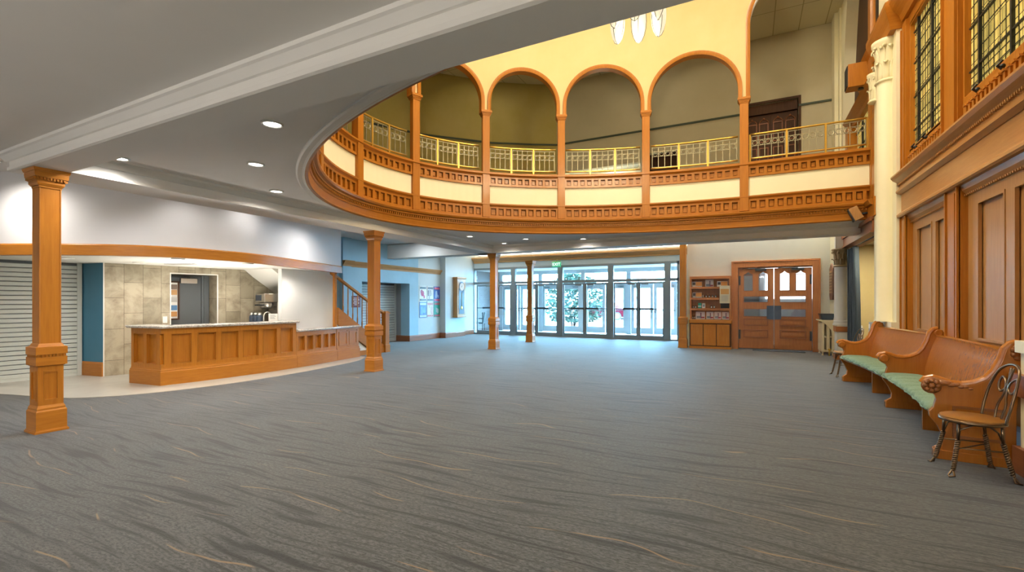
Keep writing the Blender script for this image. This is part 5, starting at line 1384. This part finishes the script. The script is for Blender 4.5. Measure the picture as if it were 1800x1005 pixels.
GLs = [(x, 1.56) for x in (-1.26, -1.17, -1.08, -0.99, -0.90)] + [(x, 1.23) for x in (-1.55, -1.48, -1.02, -0.94)] + [(-1.56, 0.90), (-1.51, 0.90)]
GN_ = ['nearest the orange card', 'second after the orange card', 'third after the orange card', 'fourth after the orange card', 'beside the beige board', 'nearest the pilaster', 'second from the pilaster', 'after the white card', 'last before the beige board', 'in the pilaster corner', 'next to the corner one']
for (x, z), gn in zip(GLs, GN_):
    lb = 'small clear glass on the %s shelf, %s' % ({1.56: 'second', 1.23: 'third', 0.90: 'bottom'}[z], gn)
    if g0 is None:
        g0 = thing('souvenir_glass', lb, 'glass', (x, YC, z), 0, 'small glasses in the bookcase')
        b = MB(); b.lathe([(0.022, 0.0), (0.026, 0.10), (0.024, 0.10), (0.020, 0.01)], (0, 0, 0), 14, None, False); b.build('tumbler', M['smallglass'], g0, True, world=False)
        b = MB(); b.box(-0.012, 0.012, -0.027, -0.024, 0.03, 0.07); b.build('printed_label', M['paper'], g0, world=False)
    else:
        dup(g0, (x, YC, z), 0, lb)
# radiator, basket, plaque, far half column, curtain
rd = thing('radiator', 'cream cast-iron radiator with a top cover beside the oak double door', 'radiator', (1.92, 15.25, 0))
for k in range(5):
    y = 15.0 + k * 0.155
    b = MB()
    for x in (1.80, 1.92, 2.03):
        b.box(x - 0.035, x + 0.035, y - 0.055, y + 0.055, 0.09, 0.90)
    b.box(1.765, 2.065, y - 0.05, y + 0.05, 0.09, 0.16); b.box(1.765, 2.065, y - 0.05, y + 0.05, 0.84, 0.90); b.box(1.765, 2.065, y - 0.04, y + 0.04, 0.48, 0.52)
    b.build('radiator_section', M['radiator'], rd, bevel=0.02)
for y in (15.0, 15.62):
    for x in (1.80, 2.03):
        b = MB(); b.lathe([(0.03, 0), (0.02, 0.05), (0.03, 0.1)], (x, y, 0), 10); b.build('foot', M['radiator'], rd)
b = MB(); b.box(1.72, 2.06, 14.92, 15.72, 0.93, 0.955); b.prism([(1.74, 0.93), (2.06, 0.93), (2.06, 0.45), (2.02, 0.47), (1.97, 0.70), (1.86, 0.84)], 14.915, 14.935, 'y'); b.build('cover', M['radiator'], rd, bevel=0.006)
b = MB(); b.tube([(1.94, 14.93, 0.0), (1.94, 14.93, 0.15), (1.94, 14.98, 0.15)], 0.018, 8); b.lathe([(0.035, 0.15), (0.035, 0.19)], (1.94, 14.93, 0), 12); b.build('valve', M['brass'], rd, True)
bs = thing('basket', 'dark woven tray basket on top of the cream radiator', 'basket', (1.91, 15.2, 0.955))
b = MB(); b.prism([(-0.13, 0), (0.13, 0), (0.16, 0.15), (-0.16, 0.15)], -0.19, 0.19, 'y'); b.build('tray', M['navy'], bs, bevel=0.008, world=False)
b = MB(); b.frame(-0.17, 0.17, -0.20, 0.20, 0.02, 0.145, 0.165, Matrix.Rotation(PI / 2, 4, 'X')); b.build('basket_rim', M['black'], bs, world=False)
pq = thing('wall_plaque', 'narrow carved wooden plaque on the wall above the radiator', 'plaque', (2.08, 15.35, 1.5))
b = MB(); b.prism([(-0.22, 0.0), (0.22, 0.0), (0.30, 0.12), (0.30, 0.86), (0.22, 0.90), (0.0, 1.0), (-0.22, 0.90), (-0.30, 0.86), (-0.30, 0.12)], -0.05, -0.001, 'x'); b.build('board', M['dark_wood'], pq, bevel=0.008, world=False)
for k in range(8):
    b = MB(); b.box(-0.06, -0.05, -0.2, 0.2, 0.18 + k * 0.08, 0.235 + k * 0.08); b.build('name_plate', M['bronze'], pq, world=False)
mb = MB(); mb.box(1.98, 2.5, 14.02, 14.4, 0, 0.86); mb.box(1.98, 2.5, 14.22, 14.4, 0.86, 3.3); struct('wall_pier_far', mb, M['lobby'])
mb = MB(); mb.box(1.955, 2.2, 13.995, 14.42, 0.70, 0.83); mb.box(1.955, 2.2, 13.995, 14.42, 0, 0.2); struct('trim_27', mb, M['oak_shelf'])
fc = thing('far_half_column', 'pale half column with a bronze leafy capital by the dark curtain', 'column', (2.08, 14.17, 0.86))
b = MB(); b.lathe([(0.17, 0), (0.17, 0.03), (0.15, 0.06), (0.155, 0.1), (0.14, 0.12), (0.135, 1.46)], (0, 0, 0), 28); b.build('shaft', M['white'], fc, 'auto', world=False)
b = MB(); capital(b, 0.135, 0.46, 1.46, 8); b.build('capital', M['bronze'], fc, True, world=False)
cu = thing('curtain', 'dark blue-black curtain hanging in the opening behind the pew', 'curtain', (2.25, 13.4, 0))
b = MB(); rows = []
for iz in range(13):
    z = 0.05 + 2.68 * iz / 12; f_ = iz / 12; y1 = 13.98; y0 = 12.86 + 0.30 * f_
    rows.append([b.bm.verts.new((2.24 + (0.05 + 0.02 * math.sin(i)) * math.sin(i * 0.62 + 0.5 * math.sin(z * 1.3)), y1 + (y0 - y1) * i / 60, z)) for i in range(61)])
for A, B_ in zip(rows, rows[1:]):
    for i in range(60):
        b.bm.faces.new((A[i], A[i + 1], B_[i + 1], B_[i]))
o = b.build('cloth', M['bluefab'], cu, True); sm = o.modifiers.new('thickness', 'SOLIDIFY'); sm.thickness = 0.008
b = MB(); b.tube([(2.24, 14.0, 2.75), (2.24, 11.3, 2.75)], 0.014, 8); b.build('curtain_rod', M['darksteel'], cu, True)
# speakers and the small wall box
sp = thing('wall_speaker', 'oak-cased loudspeaker with black front high beside the gallery end', 'speaker', (2.05, 11.9, 5.90), 0.0)
b = MB(); b.box(-0.20, 0.20, -0.15, 0.17, 0.0, 0.48); b.build('case', M['oak'], sp, bevel=0.01, world=False)
b = MB(); b.box(-0.215, -0.20, -0.13, 0.15, 0.03, 0.45); b.build('grille', M['black'], sp, world=False)
b = MB(); b.box(0.0, 0.40, -0.04, 0.04, -0.03, 0.02); b.build('bracket', M['darksteel'], sp, world=False)
s2 = thing('small_speaker', 'small dark loudspeaker tilted down under the gallery corner', 'speaker', (1.98, 11.55, 3.10))
Rt = Matrix.Rotation(-0.45, 4, 'Y')
b = MB(); b.box(-0.06, 0.10, -0.09, 0.09, 0.0, 0.27, Rt); b.build('case', M['oak_pale'], s2, bevel=0.01, world=False)
b = MB(); b.box(-0.075, -0.06, -0.09, 0.09, 0.0, 0.27, Rt); b.build('grille', M['navy'], s2, world=False)
b = MB(); b.tube([(0.03, 0, 0.12), (0.22, 0, 0.14)], 0.02, 8); b.build('bracket', M['darksteel'], s2, True, world=False)
ib = thing('wall_control_box', 'small gray control box on the cream pier behind the pew', 'control box', (2.12, 11.02, 0.82))
b = MB(); b.box(-0.05, 0.0, -0.06, 0.06, 0, 0.24); b.build('case', M['gray'], ib, bevel=0.006, world=False)
b = MB(); b.box(-0.054, -0.05, -0.04, 0.04, 0.12, 0.2); b.build('cover_plate', M['paper'], ib, world=False)

# ================================================================== PEW
def pf(y):
    return 1.53 + 0.15 * (1 - ((y - 7.95) / 2.37) ** 2)
PP = Path([(pf(y), y) for y in [10.32 - 0.1 * k for k in range(48)]])     # from the far end to the near end; left of it is the wall side
pw = thing('pew', 'curved polished oak pew with three scrolled ends along the panelled wall', 'pew', (1.85, 7.95, 0))
b = MB(); b.sweep(PP.sub(0.02, PP.len - 0.02, 0, 0.1), [(0.0, 0.385), (0.0, 0.42), (0.22, 0.415), (0.44, 0.40), (0.46, 0.37), (0.22, 0.385)]); b.build('seat', M['pew'], pw, 'auto')
b = MB(); b.sweep(PP.sub(0.02, PP.len - 0.02, 0, 0.1), [(0.40, 0.38), (0.42, 0.55), (0.455, 0.72), (0.50, 0.88), (0.535, 0.97), (0.53, 1.0), (0.555, 1.015), (0.58, 1.0), (0.57, 0.96), (0.535, 0.84), (0.495, 0.70), (0.465, 0.55), (0.45, 0.36)]); b.build('backrest', M['pew'], pw, 'auto')
ENDP = [(0.0, 0.0), (0.56, 0.0), (0.56, 0.09), (0.54, 0.11), (0.54, 0.5), (0.57, 0.78), (0.61, 0.97), (0.62, 1.03), (0.60, 1.075), (0.56, 1.09), (0.51, 1.075), (0.475, 1.03), (0.45, 0.93), (0.41, 0.83), (0.355, 0.755), (0.28, 0.71), (0.20, 0.69), (0.12, 0.695), (0.05, 0.72), (0.0, 0.735), (-0.05, 0.72), (-0.075, 0.68), (-0.065, 0.635), (-0.03, 0.61), (0.005, 0.59), (0.02, 0.55), (0.0, 0.47), (-0.03, 0.43), (-0.025, 0.38), (0.03, 0.30), (0.07, 0.2), (0.06, 0.13), (0.015, 0.10), (0.0, 0.08)]
def pew_end(s_, th, name, lab=None, cut=None):
    x, y, an = PP.at(s_); Mx = fr(x, y, an)        # local x along the pew, local y toward the wall
    b = MB(); P = [(p[0], p[1]) for p in ENDP]
    b.prism([(p[0], p[1]) for p in P], -th / 2, th / 2, 'x', Mx)
    b.lathe([(0.045, -th / 2 - 0.02), (0.055, -th / 2 - 0.01), (0.055, th / 2 + 0.01), (0.045, th / 2 + 0.02)], (0, 0, 0), 20, Mx @ Matrix.Translation((0, -0.015, 0.672)) @ Matrix.Rotation(PI / 2, 4, 'Y'))
    b.lathe([(0.035, -th / 2 - 0.015), (0.045, -th / 2 - 0.008), (0.045, th / 2 + 0.008), (0.035, th / 2 + 0.015)], (0, 0, 0), 20, Mx @ Matrix.Translation((0, 0.56, 1.04)) @ Matrix.Rotation(PI / 2, 4, 'Y'))
    b.tube([(0, p[0], p[1] + 0.004) for p in ENDP[9:22]], 0.035 if th > 0.05 else 0.03, 8, False, Mx)
    b.box(-th / 2 - 0.015, th / 2 + 0.015, 0.0, 0.57, 0.0, 0.085, Mx)
    o = b.build(name, M['pew'], pw, bevel=0.006)
    return o, Mx
for s_ in (0.035, 2.30):
    pew_end(s_, 0.055, 'pew_end')
ne, Mx = pew_end(PP.len - 0.035, 0.07, 'pew_end')
b = MB(); b.frame(0.13, 0.47, 0.21, 0.50, 0.022, 0.034, 0.05, Mx @ Matrix.Rotation(PI / 2, 4, 'Z') @ Matrix.Diagonal((1, -1, 1, 1)))
b.build('panel_moulding', M['pew_dark'], ne)
b = MB(); b.box(0.03, 0.04, 0.152, 0.448, 0.232, 0.478, Mx); b.build('inset_panel', M['pew'], ne)
b = MB()   # carved rosette and leaf on the near arm, leaf on the back scroll
rc = Mx @ Matrix.Translation((0.045, -0.015, 0.672)) @ Matrix.Rotation(PI / 2, 4, 'Y')
for k in range(8):
    a = 2 * PI * k / 8; b.ball((0.045 * math.cos(a), 0.045 * math.sin(a), 0.01), 0.022, 6, (1, 1, 0.8), rc)
b.ball((0, 0, 0.012), 0.026, 7, (1, 1, 0.9), rc); b.lathe([(0.072, -0.02), (0.075, 0.0), (0.06, 0.01)], (0, 0, 0), 20, rc)
b.build('rosette', M['pew_dark'], ne, True)
b = MB()
for k in range(7):
    yy = 0.06 + k * 0.032; b.ball((0.03, yy, 0.70 - 0.006 * k + 0.01 * (k % 2)), 0.034 - 0.003 * k, 6, (0.7, 1.2, 0.8), Mx)
b.build('arm_leaf_carving', M['pew_dark'], ne, True)
b = MB()
for k in range(9):
    a = k * 0.75; r = 0.012 + 0.008 * k; b.ball((0.036, 0.555 + r * 0.7 * math.cos(a), 1.02 + r * math.sin(a)), 0.026, 6, (0.7, 1, 1), Mx)
b.build('scroll_carving', M['pew_dark'], ne, True)
for s_ in (1.15, 3.5):
    x, y, an = PP.at(s_, 0.3); b = MB(); b.box(-0.02, 0.02, -0.18, 0.16, 0.0, 0.38, fr(x, y, an)); b.build('seat_support', M['pew'], pw)
for lb, s0, s1 in (('long green tufted cushion on the far half of the pew', 0.07, 2.27), ('long green tufted cushion on the near half of the pew', 2.33, PP.len - 0.07)):
    t = thing('seat_cushion', lb, 'cushion', (*PP.at((s0 + s1) / 2, 0.2)[:2], 0.42), 0, 'green pew cushions')
    b = MB(); n = 96; rows = []
    for i in range(n + 1):
        s_ = s0 + (s1 - s0) * i / n; puff = 0.022 * abs(math.sin(i * PI * 8 / n)) ** 0.6; row = []
        for o_, z in ((-0.035, 0.418), (-0.045, 0.437), (-0.03, 0.458), (0.06, 0.474), (0.20, 0.476), (0.32, 0.471), (0.37, 0.461), (0.38, 0.441), (0.365, 0.424), (0.2, 0.424), (0.0, 0.424)):
            x, y, an = PP.at(s_, o_ - (0.008 * math.sin(i * 0.9) if o_ < 0 else 0)); row.append(b.bm.verts.new((x, y, z + (puff if z > 0.44 else 0) - (0.01 if i in (0, n) and z > 0.44 else 0))))
        rows.append(row)
    for A, B_ in zip(rows, rows[1:]):
        for j in range(11):
            b.bm.faces.new((A[j], A[(j + 1) % 11], B_[(j + 1) % 11], B_[j]))
    b.bm.faces.new(rows[0]); b.bm.faces.new(rows[-1][::-1]); b.build('pad', M['cushion'], t, True)
    b = MB(); pts = []
    for i in range(61):
        s_ = s0 + (s1 - s0) * i / 60; x, y, an = PP.at(s_, -0.043 - 0.008 * math.sin(i * 0.6)); pts.append((x, y, 0.432 + 0.004 * math.sin(i * 1.1)))
    b.tube(pts, 0.008, 6); b.build('piping', M['cushion'], t, True)

# ================================================================== WIRE CHAIRS
def twist(b, p0, p1, p2, r=0.012, turns=7):
    """two wires wound round each other from p0 to p1, running straight up to p2."""
    p0, p1, p2 = Vector(p0), Vector(p1), Vector(p2)
    d = (p1 - p0); u = d.orthogonal().normalized(); w = d.normalized().cross(u); n = turns * 8
    for ph in (0, PI):
        pts = [p0 + d * (i / n) + (u * math.cos(ph + 2 * PI * turns * i / n) + w * math.sin(ph + 2 * PI * turns * i / n)) * 0.010 for i in range(n + 1)]
        b.tube(pts, 0.0088, 6)
    b.tube([p1, p1 + (p2 - p1) * 0.5, p2], 0.010, 6)
def make_chair(label, loc, rz):
    t = thing('wire_chair', label, 'chair', loc, rz, 'twisted-wire parlour chairs')
    b = MB(); b.lathe([(0.19, 0.455), (0.205, 0.462), (0.205, 0.474), (0.19, 0.48)], (0, 0, 0), 36); b.build('seat', M['seatwood'], t, 'auto', world=False)
    b = MB(); b.lathe([(0.203, 0.435), (0.213, 0.44), (0.213, 0.46), (0.203, 0.462)], (0, 0, 0), 36, None, False)
    b.build('seat_rim', M['wire'], t, True, world=False)
    for sx, sy in ((-1, -1), (-1, 1), (1, -1), (1, 1)):
        b = MB(); tx, ty = sx * 0.14, sy * 0.14; fx, fy = sx * 0.185, sy * 0.175
        twist(b, (fx, fy, 0.055), (tx, ty, 0.30), (sx * 0.135, sy * 0.135, 0.44))
        b.tube([(tx, ty, 0.30), (tx * 0.85, ty * 0.85, 0.38), (tx * 0.35, ty * 1.15, 0.435)], 0.007, 6)
        ex_, ey = fx / math.hypot(fx, fy), fy / math.hypot(fx, fy)
        b.tube([(fx, fy, 0.06), (fx + 0.02 * ex_ - 0.022 * ey, fy + 0.02 * ey + 0.022 * ex_, 0.012), (fx + 0.05 * ex_, fy + 0.05 * ey, 0.008), (fx + 0.02 * ex_ + 0.022 * ey, fy + 0.02 * ey - 0.022 * ex_, 0.012), (fx, fy, 0.06)], 0.008, 6)
        b.build('leg', M['wire'], t, True, world=False)
    for y in (-1, 1):
        b = MB(); b.tube([(-0.155, y * 0.15, 0.235), (0.155, y * 0.15, 0.235)], 0.006, 6); b.build('stretcher', M['wire'], t, True, world=False)
    b = MB(); b.tube([(-0.155, -0.15, 0.225), (0.155, 0.15, 0.225)], 0.006, 6); b.build('stretcher', M['wire'], t, True, world=False)
    # back: one tall outer loop, two curls inside, meeting in a twisted stem
    def bx(y, z):
        return 0.16 + (z - 0.46) * 0.22
    out = [(-0.19, 0.46), (-0.20, 0.60), (-0.19, 0.74), (-0.15, 0.86), (-0.08, 0.915), (0.0, 0.93), (0.08, 0.915), (0.15, 0.86), (0.19, 0.74), (0.20, 0.60), (0.19, 0.46)]
    out = catmull(out, 5)
    b = MB(); b.tube([(bx(y, z) - 0.03 * (abs(y) / 0.2) ** 2, y, z) for y, z in out], 0.010, 8); b.build('back_loop', M['wire'], t, True, world=False)
    for sg_ in (-1, 1):
        c_ = catmull([(0.045 * sg_, 0.46), (0.06 * sg_, 0.58), (0.02 * sg_, 0.68), (0.03 * sg_, 0.77), (0.10 * sg_, 0.82), (0.13 * sg_, 0.76), (0.09 * sg_, 0.70), (0.03 * sg_, 0.72), (0.0, 0.79), (-0.02 * sg_, 0.90)], 5)
        b = MB(); b.tube([(bx(y, z), y, z) for y, z in c_], 0.008, 6); b.build('back_curl', M['wire'], t, True, world=False)
    return t
wc = make_chair('twisted-wire chair with round wooden seat at the near end of the pew', (1.69, 5.27, 0), 0.05)
dup(wc, (1.70, 10.98, 0), 0.12, 'twisted-wire chair half hidden at the far end of the pew')
